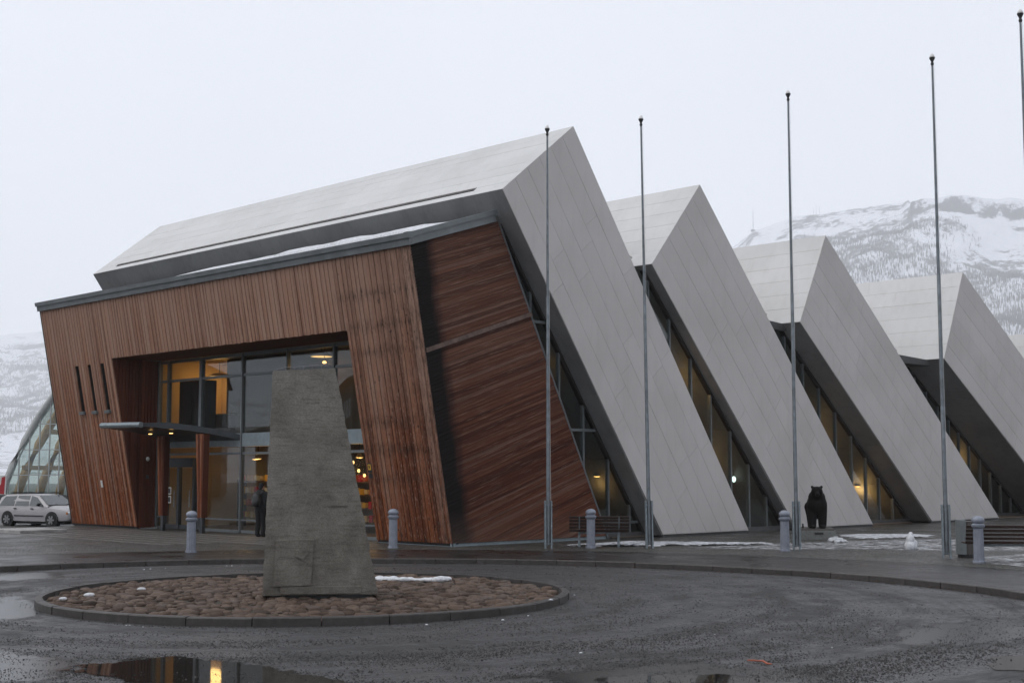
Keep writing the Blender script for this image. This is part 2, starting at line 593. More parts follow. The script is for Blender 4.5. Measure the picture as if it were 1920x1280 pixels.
def stone(name, a, b, scale=5, rough=0.6):
    t = NT(name)
    r = t.rand()
    o = t.coord()
    n = t.noise(o, scale, 6, 0.65)
    geo = t.n('NewGeometry')
    c = t.mix(r, a, b)
    c = t.mix(geo.outputs['Random Per Island'], c, t.mix(0.5, a, b))
    c = t.mix(1.0, c, t.ramp(n, [(0.25, 0.55), (0.75, 1.35)]), 'MULTIPLY')
    t.bump(t.noise(o, scale * 6, 4), 0.4, 0.01)
    return t.set(c, rough, 0, 0.4)


def cobble_mat():
    t = NT('island_cobble')
    o = t.coord()
    geo = t.n('NewGeometry')
    r = t.math('FRACT', t.math('ADD', t.rand(), geo.outputs['Random Per Island']))
    c = t.ramp(r, [(0.0, (0.040, 0.029, 0.022)), (0.35, (0.085, 0.056, 0.041)), (0.7, (0.125, 0.088, 0.067)), (1.0, (0.10, 0.078, 0.066))])
    n = t.noise(t.coord(kind='Object'), 14, 5)
    c = t.mix(1.0, c, t.ramp(n, [(0.25, 0.6), (0.75, 1.35)]), 'MULTIPLY')
    t.bump(n, 0.35, 0.012)
    return t.set(c, 0.7, 0, 0.15)


M['asphalt'] = asphalt()
M['pavement'] = pavement_mat()
M['setts'] = setts()
M['kerb'] = stone('granite_kerb', (0.036, 0.031, 0.028), (0.062, 0.055, 0.051), 9, 0.55)
M['strip'] = stone('paving_strip', (0.115, 0.105, 0.098), (0.15, 0.14, 0.13), 5, 0.5)
M['slab'] = stone('concrete_slab', (0.30, 0.29, 0.28), (0.36, 0.35, 0.34), 3, 0.6)
M['cobble'] = cobble_mat()
t = NT('island_soil')
n = t.noise(t.coord(), 3, 5)
M['soil'] = t.set(t.ramp(n, [(0.3, (0.020, 0.016, 0.011)), (0.6, (0.034, 0.025, 0.014)), (0.75, (0.05, 0.040, 0.016))]), 0.85)
t = NT('snow')
n = t.noise(t.coord(), 14, 6, 0.65)
t.bump(n, 0.5, 0.03)
M['snow'] = t.set(t.ramp(n, [(0.3, (0.42, 0.42, 0.43)), (0.6, (0.66, 0.67, 0.69))]), 0.75)
t = NT('slush')
n = t.noise(t.coord(), 2.2, 8, 0.78)
t.bump(n, 0.6, 0.03)
t.set(t.ramp(t.noise(t.coord(), 9, 5), [(0.35, (0.16, 0.16, 0.16)), (0.65, (0.52, 0.53, 0.55))]), 0.6)
tr = t.n('BsdfTransparent'); ms = t.n('MixShader')
t.l(t.ramp(n, [(0.44, 1.0), (0.56, 0.0)]), ms.inputs[0])
t.l(t.b.outputs[0], ms.inputs[1]); t.l(tr.outputs[0], ms.inputs[2]); t.l(ms.outputs[0], t.out.inputs['Surface'])
M['slush'] = t.m
t = NT('puddle_water')
n = t.noise(t.coord(), 2.5, 2)
t.bump(n, 0.02, 0.01)
t.set((0.018, 0.016, 0.014), 0.03, 0, 0.5)
t.b.inputs['IOR'].default_value = 1.33
M['water'] = t.m


def ragged(t, lo, hi):
    at = t.n('Attribute'); at.attribute_name = 'inner'
    nn = t.noise(t.coord(), 1.3, 8, 0.78)
    f_ = t.math('ADD', t.math('MULTIPLY', at.outputs['Fac'], 0.9), t.math('MULTIPLY', t.math('SUBTRACT', nn, 0.5), 1.1))
    tr = t.n('BsdfTransparent'); ms = t.n('MixShader')
    t.l(t.ramp(f_, [(lo, 0.0), (hi, 1.0)]), ms.inputs[0])
    t.l(tr.outputs[0], ms.inputs[1]); t.l(t.b.outputs[0], ms.inputs[2]); t.l(ms.outputs[0], t.out.inputs['Surface'])


ragged(t, 0.10, 0.15)
t = NT('water_film')
t.bump(t.noise(t.coord(), 22, 4, 0.7), 0.10, 0.01)
t.set((0.022, 0.021, 0.020), 0.27, 0, 0.5)
t.b.inputs['IOR'].default_value = 1.33
ragged(t, 0.16, 0.34)
M['film'] = t.m
t = NT('trodden_snow')
n = t.noise(t.coord(), 5, 7, 0.72)
t.bump(n, 0.9, 0.08)
t.set(t.ramp(n, [(0.32, (0.20, 0.20, 0.20)), (0.5, (0.50, 0.51, 0.53)), (0.62, (0.68, 0.69, 0.71))]), 0.75)
ragged(t, 0.06, 0.13)
M['snow_patch'] = t.m
t = NT('road_grit')
geo = t.n('NewGeometry')
M['grit'] = t.set(t.ramp(geo.outputs['Random Per Island'], [(0.0, (0.014, 0.013, 0.013)), (0.6, (0.036, 0.034, 0.033)), (0.88, (0.07, 0.066, 0.063)), (1.0, (0.14, 0.135, 0.13))]), 0.7, 0, 0.3)


def mountain_mat():
    t = NT('snowy_mountainside')
    o = t.coord()
    a = t.noise(t.coord((1, 1, 1.6)), 0.006, 12, 0.74)
    b = t.noise(t.coord((1, 1, 0.35)), 0.045, 6, 0.75)
    geo = t.n('NewGeometry')
    nz = t.sep(geo.outputs['Normal'])[2]
    steep = t.math('SUBTRACT', t.ramp(nz, [(0.45, 0.11), (0.88, 0.02)]), 0.03)
    f = t.math('ADD', t.math('ADD', t.math('MULTIPLY', a, 0.62), t.math('MULTIPLY', b, 0.38)), steep)
    rock = t.ramp(f, [(0.50, 0.0), (0.545, 1.0)])
    c = t.mix(rock, (0.60, 0.62, 0.66), t.ramp(b, [(0.3, (0.055, 0.053, 0.055)), (0.7, (0.12, 0.115, 0.115))]))
    return t.set(c, 0.85, 0, 0.2)


M['mountain'] = mountain_mat()
M['tree'] = plain('bare_birch', (0.12, 0.11, 0.11), 0.9, var=0.4, scale=0.02)

# ================================================================ SETTING
# ---- kerb line of the turning circle
KP = [(-44, -3.5), (-34, -1.4), (-26, 0.3), (-19, 1.1), (-12.65, 1.15), (-9.75, 0.75), (-6.96, -0.53), (-4.7, -2.7), (-2.45, -5.6), (-1.25, -9.2), (-1.05, -13.2), (-2.0, -16.4), (-3.1, -18.3), (-5.5, -22.0), (-9.5, -27), (-16, -33), (-26, -40)]


def catmull(P, n=14):
    P = [np.array(p, float) for p in P]
    out = []
    for i in range(1, len(P) - 2):
        p0, p1, p2, p3 = P[i - 1:i + 3]
        for k in range(n):
            t = k / n
            out.append(0.5 * (2 * p1 + (p2 - p0) * t + (2 * p0 - 5 * p1 + 4 * p2 - p3) * t * t + (3 * p1 - p0 - 3 * p2 + p3) * t ** 3))
    out.append(P[-2])
    return out


KC = catmull(KP)
# resample to even steps
dist = np.cumsum([0] + [np.linalg.norm(KC[i + 1] - KC[i]) for i in range(len(KC) - 1)])
KX = np.interp(np.arange(0, dist[-1], 0.25), dist, [p[0] for p in KC])
KY = np.interp(np.arange(0, dist[-1], 0.25), dist, [p[1] for p in KC])
KL = [V(x, y) for x, y in zip(KX, KY)]
NK = []
for i in range(len(KL)):
    d = KL[min(i + 1, len(KL) - 1)] - KL[max(i - 1, 0)]
    d /= np.linalg.norm(d)
    NK.append(V(-d[1], d[0]))          # left of travel = towards the building
ISL = V(-11.51, -8.86)
ZR = -0.12                              # road level; the pavement lies at 0


def smooth(a, b, x):
    t = min(max((x - a) / (b - a), 0), 1)
    return t * t * (3 - 2 * t)


def zg(x, y): return -0.2 * smooth(21.8, 25.0, y)


g = MB()
S = 7400
g.add([(-S, -S, -0.7), (S, -S, -0.7), (S, S, -0.7), (-S, S, -0.7)], [(0, 1, 2, 3)])
tag(g.build('ground', M['snow']), 'snow covered ground reaching to the horizon', kind='structure')

# road sheet: everything inside the kerb line
rp = [(*p, ZR) for p in KL[::3]]
n0 = len(rp)
rp += [(-90, -90, ZR), (-90, 10, ZR)]
bm = bmesh.new()
vs = [bm.verts.new(p) for p in rp]
f = bm.faces.new(vs)
bmesh.ops.triangulate(bm, faces=[f])
bmesh.ops.recalc_face_normals(bm, faces=bm.faces)
if sum(f.normal.z for f in bm.faces) < 0: bmesh.ops.reverse_faces(bm, faces=bm.faces)
me = bpy.data.meshes.new('road'); bm.to_mesh(me); bm.free(); me.materials.append(M['asphalt'])
road = bpy.data.objects.new('road', me); COL.objects.link(road)
tag(road, 'wet dark asphalt of the turning circle', kind='structure')


def ring_sheet(name, mat, rings, dz, label):
    vs, fs = [], []
    idx = list(range(0, len(KL), 4))
    for i in idx:
        dirv = (KL[i] - ISL); dirv /= np.linalg.norm(dirv)
        for r in rings:
            if r <= 6:
                p = KL[i] + NK[i] * r
            else:
                p = KL[i] + NK[i] * 6 + dirv * (r - 6)
            vs.append((p[0], p[1], zg(*p) + dz))
    k = len(rings)
    for a in range(len(idx) - 1):
        for b in range(k - 1):
            fs.append((a * k + b, a * k + b + 1, (a + 1) * k + b + 1, (a + 1) * k + b))
    mb = MB().add(vs, fs)
    o = mb.build(name, mat, recalc=False)
    if sum(p.normal.z for p in o.data.polygons) < 0: o.data.flip_normals()
    return tag(o, label, kind='structure')


pav = ring_sheet('pavement', M['pavement'], [0.16, 1.5, 3, 4.5, 6, 9, 12, 16, 20, 24, 28, 32, 36, 42, 50, 60, 80, 110, 160, 260], 0.0, 'wet pavement between the kerb and the museum')
fore = ring_sheet('forecourt', M['setts'], [3.9, 4.6, 6, 7.5, 9, 11, 13, 15, 18, 20, 22, 24, 26, 28, 30, 32, 34, 36, 40, 46, 54, 64], 0.004, 'cobbled forecourt along the museum')

# kerb stones, one metre each
kerb = MB()
step = 4
first = None
ko = bpy.data.objects.new('kerb', None); COL.objects.link(ko); tag(ko, 'granite kerb round the turning circle', kind='structure')
prof = [(0.0, ZR - 0.1), (0.0, -0.012), (0.012, 0.004), (0.155, 0.004), (0.155, ZR - 0.1)]
for i in range(0, len(KL) - step, step):
    jt = random.uniform(-0.006, 0.006); jz = random.uniform(-0.004, 0.005)
    mb = MB()
    vs = []
    for a in range(step + 1):
        p, nn = KL[i + a].copy(), NK[i + a]
        if a == 0: p = p + (KL[i + 1] - KL[i]) * 0.03
        if a == step: p = p - (KL[i + a] - KL[i + a - 1]) * 0.03
        for d, z in prof:
            q = p + nn * (d + jt)
            vs.append((q[0], q[1], z + (jz if z > ZR else 0)))
    k = len(prof)
    fs = [(a * k + b, a * k + (b + 1) % k, (a + 1) * k + (b + 1) % k, (a + 1) * k + b) for a in range(step) for b in range(k)]
    fs += [tuple(range(k)), tuple(range(step * k, step * k + k))[::-1]]
    mb.add(vs, fs).build('kerb_stone', M['kerb'], ko)

# ---- island in the turning circle
isl = thing('traffic_island', None, None, (ISL[0], ISL[1], ZR))
tag(isl, 'round cobbled island inside a granite kerb', kind='structure')
RI = 4.62
NS = 29
for k in range(NS):
    a0 = 2 * math.pi * k / NS + 0.002; a1 = 2 * math.pi * (k + 1) / NS - 0.002
    mb = MB(); vs = []
    jr = random.uniform(-0.008, 0.008); jz = random.uniform(-0.006, 0.006)
    pr = [(RI, -0.06), (RI, 0.112), (RI - 0.014, 0.128), (RI - 0.13, 0.13), (RI - 0.13, -0.06)]
    for a in np.linspace(a0, a1, 5):
        for r, z in pr: vs.append(((r + jr) * math.cos(a), (r + jr) * math.sin(a), z + jz))
    fs = [(a * 5 + b, a * 5 + (b + 1) % 5, (a + 1) * 5 + (b + 1) % 5, (a + 1) * 5 + b) for a in range(4) for b in range(5)]
    fs += [(0, 1, 2, 3, 4), (24, 23, 22, 21, 20)]
    mb.add(vs, fs).build('kerb_stone', M['kerb'], isl)


def zi(r): return 0.045 + 0.10 * (1 - (r / RI) ** 2)


mb = MB()
vs = [(0, 0, zi(0))]
for r in np.linspace(0.5, RI - 0.15, 9):
    vs += [(r * math.cos(a), r * math.sin(a), zi(r)) for a in np.linspace(0, 2 * math.pi, 48, endpoint=False)]
fs = [(0, 1 + k, 1 + (k + 1) % 48) for k in range(48)]
for j in range(8):
    fs += [(1 + j * 48 + k, 1 + (j + 1) * 48 + k, 1 + (j + 1) * 48 + (k + 1) % 48, 1 + j * 48 + (k + 1) % 48) for k in range(48)]
mb.add(vs, fs).build('soil_bed', M['soil'], isl, True)

# cobbles: hexagonal scatter, nearest 300 single, the rest joined


def cobble_shape(seed):
    rnd = random.Random(seed)
    vs = []
    n = 8
    ex = rnd.uniform(0.9, 1.35)
    for z, rr in ((-0.35, 1.0), (0.18, 0.98), (0.55, 0.72)):
        for k in range(n):
            q = 2 * math.pi * k / n
            j = rnd.uniform(0.82, 1.1)
            vs.append((rr * j * ex * math.cos(q), rr * j * math.sin(q), z + rnd.uniform(-0.08, 0.08)))
    vs.append((rnd.uniform(-0.2, 0.2), rnd.uniform(-0.2, 0.2), 0.72))
    fs = []
    for i in range(2):
        for k in range(n):
            fs.append((i * n + k, i * n + (k + 1) % n, (i + 1) * n + (k + 1) % n, (i + 1) * n + k))
    fs += [(2 * n + k, 2 * n + (k + 1) % n, 3 * n) for k in range(n)]
    return vs, fs


shapes = [cobble_shape(s) for s in range(9)]
cmesh = [MB().add(*s).mesh('cobble', M['cobble'], True) for s in shapes]
cob = []
pitch = 0.185
rows = int(2 * RI / (pitch * 0.87))
for j in range(-rows // 2, rows // 2 + 1):
    for i in range(-28, 29):
        x = (i + 0.5 * (j % 2)) * pitch + random.uniform(-0.055, 0.055)
        y = j * pitch * 0.87 + random.uniform(-0.055, 0.055)
        r = math.hypot(x, y)
        if r < RI - 0.26: cob.append((x, y, r))
cob.sort(key=lambda c: (c[0] + ISL[0] - CAM[0]) ** 2 + (c[1] + ISL[1] - CAM[1]) ** 2)
rest = MB()
for i, (x, y, r) in enumerate(cob):
    k = random.randrange(9); s = random.choice((0.055, 0.075, 0.09, 0.10, 0.125)) * random.uniform(0.9, 1.1); a = random.uniform(0, 6.28)
    hz = s * random.uniform(0.35, 0.85); z = zi(r) + random.uniform(-0.018, 0.02)
    if i < 300:
        o = bpy.data.objects.new('cobble', cmesh[k]); COL.objects.link(o); o.parent = isl
        o.location = (x, y, z); o.rotation_euler = (random.uniform(-0.15, 0.15), random.uniform(-0.15, 0.15), a); o.scale = (s, s, hz)
    else:
        ca, sa = math.cos(a), math.sin(a)
        rest.add([(x + s * (p[0] * ca - p[1] * sa), y + s * (p[0] * sa + p[1] * ca), z + hz * p[2]) for p in shapes[k][0]], shapes[k][1])
tag(rest.build('cobbles', M['cobble'], isl, True, recalc=False), kind='stuff')

# ---- paving strips before the entrance
for k in range(7):
    x = -0.75 - k * 0.72
    for j in range(7):
        y0 = 4.6 + j * 1.9
        if x < -3.0 and y0 < 6: continue
        MB().box((x, y0 + 0.93, 0.010), (0.34, 1.84, 0.012)).build('paving_slab', M['strip'], fore)

# ---- puddles


def sheet(name, pts, z, mat, jag=0.12, sub=5, dome=0.0, seed=0):
    P = [np.array(p[:2]) for p in pts]
    out = []
    for i in range(len(P)):
        a, b = P[i], P[(i + 1) % len(P)]
        for k in range(sub):
            q = a + (b - a) * k / sub
            q = q + V(fbm(q[0] * 1.7, q[1] * 1.7, seed), fbm(q[0] * 1.7, q[1] * 1.7, seed + 9)) * jag
            out.append(q)
    c = sum(out) / len(out)
    vs, fs, at = [], [], []
    L = 6
    for l in range(L):
        s = 1 - l / L
        for q in out:
            p = c + (q - c) * s
            h = dome * math.sqrt(max(0, 1 - s * s)) * (0.75 + 0.6 * fbm(p[0] * 2.2, p[1] * 2.2, seed)) if dome else 0
            vs.append((p[0], p[1], z + max(h, 0))); at.append(1 - s)
    n = len(out)
    for l in range(L - 1):
        for k in range(n):
            fs.append((l * n + k, l * n + (k + 1) % n, (l + 1) * n + (k + 1) % n, (l + 1) * n + k))
    vs.append((c[0], c[1], z + dome)); at.append(1.0)
    fs += [((L - 1) * n + k, (L - 1) * n + (k + 1) % n, len(vs) - 1) for k in range(n)]
    o = MB().add(vs, fs).build(name, mat, None, True, recalc=False)
    a_ = o.data.attributes.new('inner', 'FLOAT', 'POINT')      # 0 at the rim, 1 at the middle
    a_.data.foreach_set('value', at)
    if sum(p.normal.z for p in o.data.polygons) < 0: o.data.flip_normals()
    return o


for i, (pp, mt, lab) in enumerate([
    ([(90, 1256), (150, 1243), (190, 1236), (260, 1228), (330, 1228), (400, 1233), (470, 1240), (550, 1254), (660, 1276), (740, 1292), (560, 1302), (400, 1300), (290, 1288), (205, 1274), (120, 1264)], 'water', 'long puddle at the lower left of the road mirroring the entrance lights'),
    ([(1080, 1290), (1130, 1268), (1230, 1259), (1320, 1260), (1400, 1268), (1490, 1277), (1620, 1284), (1640, 1315), (1080, 1315)], 'water', 'puddle at the bottom edge of the road right of centre'),
    ([(1830, 1248), (1865, 1231), (1930, 1224), (2000, 1228), (2030, 1252), (1940, 1260), (1860, 1259)], 'water', 'small puddle at the lower right corner of the road'),
    ([(-90, 1120), (20, 1110), (70, 1117), (120, 1142), (90, 1162), (10, 1172), (-90, 1176)], 'film', 'film of water left of the cobbled island'),
    ([(-120, 1212), (0, 1210), (90, 1218), (170, 1240), (140, 1275), (60, 1300), (-120, 1300)], 'film', 'film of water in the lower left corner of the road'),
    ([(900, 1268), (1040, 1250), (1180, 1238), (1330, 1236), (1460, 1246), (1600, 1266), (1700, 1290), (1500, 1300), (1000, 1300)], 'film', 'film of water around the puddle at the bottom edge'),
    ([(1600, 1190), (1750, 1165), (1900, 1150), (2000, 1170), (1960, 1210), (1800, 1222), (1660, 1216)], 'film', 'film of water on the road at the right edge'),
    ([(-80, 1072), (60, 1068), (150, 1072), (120, 1086), (0, 1092), (-80, 1094)], 'film', 'film of water along the far left kerb')]):
    o = sheet('puddle', [gnd(u, v, ZR) for u, v in pp], ZR + (0.008 if mt == 'water' else 0.004), M[mt], 0.10, 6, seed=i * 3)
    tag(o, lab, kind='structure')

# ---- winter grit lying on the road, too fine to count
rg = np.random.default_rng(4)
uu = rg.uniform(-60, 1980, 150000); vv = 1052 + (1296 - 1052) * rg.uniform(0, 1, 150000) ** 0.75
gx, gy = [], []
for u, v in zip(uu, vv):
    q = gnd(u, v, ZR)
    if math.hypot(q[0] - ISL[0], q[1] - ISL[1]) < RI + 0.03: continue
    rr = math.hypot(q[0] - ISL[0], q[1] - ISL[1]); aa = math.atan2(q[1] - ISL[1], q[0] - ISL[0])
    dn = fbm(rr * 1.3, aa * 0.9, 7, 4) * 0.85 + fbm(q[0] * 0.9, q[1] * 0.9, 3, 4) * 0.4
    if dn < 0.16 + rg.uniform(-0.42, 0.42): continue
    gx.append(q[0]); gy.append(q[1])
gx, gy = np.array(gx), np.array(gy)
# keep only what lies inside the kerb line
ka = np.arctan2([p[1] - ISL[1] for p in KL], [p[0] - ISL[0] for p in KL]); kr = np.array([np.linalg.norm(p - ISL) for p in KL])
od = np.argsort(ka)
kd = np.interp(np.arctan2(gy - ISL[1], gx - ISL[0]), ka[od], kr[od])
front_ = (np.arctan2(gy - ISL[1], gx - ISL[0]) > -1.3) & (np.arctan2(gy - ISL[1], gx - ISL[0]) < 2.6)
ok = (~front_) | (np.hypot(gx - ISL[0], gy - ISL[1]) < kd - 0.05)
gx, gy = gx[ok], gy[ok]
n = len(gx)
sz = rg.uniform(0.005, 0.014, n) * (1 + 0.6 * (rg.random(n) < 0.06)); an = rg.uniform(0, 6.28, n)
P = np.zeros((n, 4, 3))
for k in range(3):
    P[:, k, 0] = gx + sz * rg.uniform(0.7, 1.4, n) * np.cos(an + k * 2.094); P[:, k, 1] = gy + sz * rg.uniform(0.7, 1.4, n) * np.sin(an + k * 2.094); P[:, k, 2] = ZR
P[:, 3, 0] = gx; P[:, 3, 1] = gy; P[:, 3, 2] = ZR + sz * rg.uniform(0.5, 1.3, n)
F = (np.arange(n)[:, None, None] * 4 + np.array([[0, 1, 3], [1, 2, 3], [2, 0, 3]])[None]).reshape(-1, 3)
me = bpy.data.meshes.new('road_grit')
me.from_pydata(P.reshape(-1, 3).tolist(), [], F.tolist()); me.materials.append(M['grit'])
o = bpy.data.objects.new('road_grit', me); COL.objects.link(o)
tag(o, 'loose winter grit scattered over the wet road', 'grit', kind='stuff')

# ---- mountains


def az_of(u, v):
    d = CF * FPX + RT * (u - 960) - CU * (v - 640)
    return math.degrees(math.atan2(d @ RT, d @ FW)), d[2] / math.hypot(d[0], d[1])


RIDGE = [(-180, 0.085, 4800), (-120, 0.10, 4600), (-60, 0.085, 4900), (-30, 0.095, 5400)]
for u, v, dd in [(-200, 632, 3700), (0, 628, 3700), (75, 622, 3700), (400, 610, 3600), (800, 600, 3200), (1100, 560, 2700), (1300, 500, 2400), (1380, 459, 2320), (1412, 433, 2300), (1450, 420, 2300), (1490, 406, 2280), (1540, 401, 2260), (1600, 391, 2250), (1690, 381, 2240), (1712, 371, 2200), (1760, 365, 2200), (1800, 363, 2200), (1920, 369, 2220), (2100, 372, 2250)]:
    a, e = az_of(u, v)
    RIDGE.append((a, e, dd * 1.45))
RIDGE += [(34, 0.17, 3500), (60, 0.12, 4200), (100, 0.085, 4800), (180, 0.085, 4800)]
RA, RE, RD = map(np.array, zip(*RIDGE))


CL0 = az_of(1704, 400)[0]


def terrain(az, t):
    """t 0 shore .. 1 ridge .. 1.6 plateau behind; returns world point"""
    Rr = np.interp(az, RA, RD); e = np.interp(az, RA, RE)
    r0 = 0.42 * Rr
    r = r0 + (Rr - r0) * t
    H = CAM[2] + Rr * e
    if t <= 1:
        base = H * (0.30 * t + 0.70 * (t ** 1.35))
    else:
        base = H - (t - 1) * 60
    x = CAM[0] + r * (FW[0] * math.cos(R(az)) + RT[0] * math.sin(R(az)))
    y = CAM[1] + r * (FW[1] * math.cos(R(az)) + RT[1] * math.sin(R(az)))
    w = math.sin(math.pi * min(t, 1.0)) if t < 1 else 0
    z = base + w * 85 * fbm(x * 0.0016, y * 0.0016, 3, 6) + min(1, w * 2 + 0.25) * 11 * fbm(x * 0.013, y * 0.013, 5, 4) * (1 if t < 1.02 else 0.3)
    if CL0 < az < 27 and t > 0.89:          # cliff band under the plateau on the right
        k = smooth(0.895, 0.915, t)
        top_ = H * (r / Rr) * 0.985 + 9 * fbm(x * 0.01, y * 0.01, 8, 3) * (t < 1.02)
        z = z * (1 - k) + top_ * k if t <= 1 else z
    return V(x, y, max(z, -2))


azs = list(np.arange(-180, -26, 2.0)) + list(np.arange(-26, -12, 0.12)) + list(np.arange(-12, 6, 0.8)) + list(np.arange(6, 27, 0.09)) + list(np.arange(27, 181, 2.0))
ts = sorted(list(np.linspace(0, 1, 70)) + [0.895, 0.8985, 0.902, 0.9055, 0.909, 0.912, 0.916]) + [1.05, 1.15, 1.35, 1.6]
vs = [tuple(terrain(a, t)) for a in azs for t in ts]
k = len(ts)
fs = [(a * k + b, (a + 1) * k + b, (a + 1) * k + b + 1, a * k + b + 1) for a in range(len(azs) - 1) for b in range(k - 1)]
o = MB().add(vs, fs).build('mountains', M['mountain'], None, True, recalc=False)
if sum(p.normal.z for p in o.data.polygons) < 0: o.data.flip_normals()
tag(o, 'snow covered mountains across the sound', kind='structure')

# bare birch woods on the slopes
wd = MB()
rt_ = random.Random(5)
for az0, az1, n, tmax in ((8.5, 21.5, 34000, 0.86), (-21.5, -17.8, 17000, 0.9)):
    for _ in range(n):
        az = rt_.uniform(az0, az1); t = rt_.uniform(0.22, tmax)
        p = terrain(az, t)
        dn = fbm(p[0] * 0.0045, p[1] * 0.0045, 1.5, 5)
        if dn + (tmax - t) * 0.9 < 0.12 + rt_.uniform(-0.15, 0.25): continue
        h = rt_.uniform(6, 12); wv = h * rt_.uniform(0.045, 0.10)
        a = rt_.uniform(0, 1.5)
        ring = [(p[0] + wv * math.cos(a + q * 1.5708), p[1] + wv * math.sin(a + q * 1.5708), p[2] + h * rt_.uniform(0.4, 0.6)) for q in range(4)]
        wd.add([tuple(p - V(0, 0, 1))] + ring + [(p[0], p[1], p[2] + h)], [(0, 2, 1), (0, 3, 2), (0, 4, 3), (0, 1, 4), (1, 2, 5), (2, 3, 5), (3, 4, 5), (4, 1, 5)])
tag(wd.build('birch_woods', M['tree'], None, recalc=False), 'bare birch woods on the mountainsides', 'woodland', kind='stuff')

# masts on the ridge
for u, hh, lab in ((1412, 58, 'tall lone antenna mast on the mountain ridge'), (1526, 19, 'short left antenna of the three on the ridge'), (1531, 25, 'middle antenna of the three on the ridge'), (1537, 22, 'right antenna of the three on the ridge')):
    az, _ = az_of(u, 410)
    p = terrain(az, 1.0)
    mt = thing('antenna_mast', lab, 'mast', tuple(p - V(0, 0, 1)), group='antenna masts on the ridge')
    MB().tube([(0, 0, 0), (0, 0, hh * 0.8), (0, 0, hh)], [0.75 if hh > 30 else 0.4, 0.5 if hh > 30 else 0.3, 0.2], 6).build('mast', M['twig'], mt)
    if hh > 30:
        MB().box((0, 0, 2), (13, 6, 5)).add([], []).build('equipment_hut', M['twig'], mt)

# ================================================================ MUSEUM
mus = thing('museum_building', 'large museum of white leaning slabs with a tilted wooden entrance block', 'museum')


def part(mb, name, mat, parent=None, **kw): return mb.build(name, mat, parent or mus, **kw)


def group_part(name, parent=None):
    o = bpy.data.objects.new(name, None); COL.objects.link(o); o.parent = parent or mus
    return o


# ---- entrance block: front wall leans out by 11 degrees
Q = V(-1.68, 0, 8.61); Q /= np.linalg.norm(Q)
NO = V(-Q[2], 0, Q[0])                       # outward normal
YW, SW = 22.42, 8.74
OY0, OY1, OS = 3.32, 17.42, 6.42             # entrance opening
SLITS = [(20.10, 4.5, 6.27), (19.18, 4.5, 6.27), (18.24, 4.5, 6.27)]
PW = 0.14
SLW = PW * 2
fw_ = MB()


def fbox(mb, y0, y1, s0, s1, d0, d1): return mb.prism([(y0, s0), (y1, s0), (y1, s1), (y0, s1)], O3, Y3, Q, NO, d0, d1)


slits = []
for yc, s0, s1 in SLITS:
    y0 = round((yc - SLW / 2) / PW) * PW
    slits.append((y0, y0 + SLW, s0, s1))
# backing wall, pieced round the openings
fbox(fw_, 0.03, OY0, 0.02, SW - 0.02, -0.28, -0.04)
fbox(fw_, OY0, OY1, OS, SW - 0.02, -0.28, -0.04)
ed = [OY1] + sorted([v for s in slits for v in s[:2]]) + [YW - 0.03]
for i in range(0, len(ed) - 1):
    if i % 2 == 0:
        fbox(fw_, ed[i], ed[i + 1], 0.02, SW - 0.02, -0.28, -0.04)
    else:
        fbox(fw_, ed[i], ed[i + 1], 0.02, 4.5, -0.28, -0.04)
        fbox(fw_, ed[i], ed[i + 1], 6.27, SW - 0.02, -0.28, -0.04)
front = part(fw_, 'front_wall', M['dark'])
stops = [0.0, OY0, OY1] + [v for sl_ in slits for v in sl_[:2]] + [YW]
stops.sort()
bounds = []
for a, b in zip(stops, stops[1:]):      # random widths between the fixed edges
    y = a
    while y < b - 0.001:
        wv = random.choice((0.075, 0.10, 0.12, 0.12, 0.145))
        if b - (y + wv) < 0.07: wv = b - y
        bounds.append((y, min(y + wv, b))); y += wv
for i, (ya, yb) in enumerate(bounds):
    y0 = ya + random.uniform(0.002, 0.005); y1 = yb - random.uniform(0.003, 0.009)
    ym = (ya + yb) / 2
    segs = [(0.10, SW)]
    if OY0 < ym < OY1: segs = [(OS - 0.015 + random.uniform(0, 0.02), SW)]
    for a, b, s0, s1 in slits:
        if a < ym < b: segs = [(0.10, s0), (s1, SW)]
    pr = 0.0 if i % 2 else 0.016
    pr += random.uniform(-0.004, 0.004)
    for s0, s1 in segs:
        fbox(MB(), y0, y1, s0, s1, -0.04, -0.004 + pr).build('plank', M['wood_front'], front)
for a, b, s0, s1 in slits:
    sw_ = group_part('slit_window')
    fbox(MB(), a, b, s0, s1, -0.24, -0.22).build('pane', M['glass'], sw_)
    fbox(MB(), a, b, s0, s1, -0.29, -0.27).build('backing', M['dark'], sw_)
    fbox(MB(), a - 0.05, b + 0.05, s0 - 0.10, s0 + 0.01, -0.05, 0.09).build('sill', M['fascia'], sw_)
# left end of the block and its corner trim
lp = [(0.0, 0.02), (3.0, 0.02), (3.0, 10.0), (-1.6, 8.6)]
part(MB().prism(lp, O3, X3, Z3, Y3, YW - 0.25, YW - 0.03), 'end_wall', M['dark'])
part(fbox(MB(), YW - 0.03, YW + 0.03, 0.05, SW, -0.25, 0.02), 'corner_trim', M['dark'])

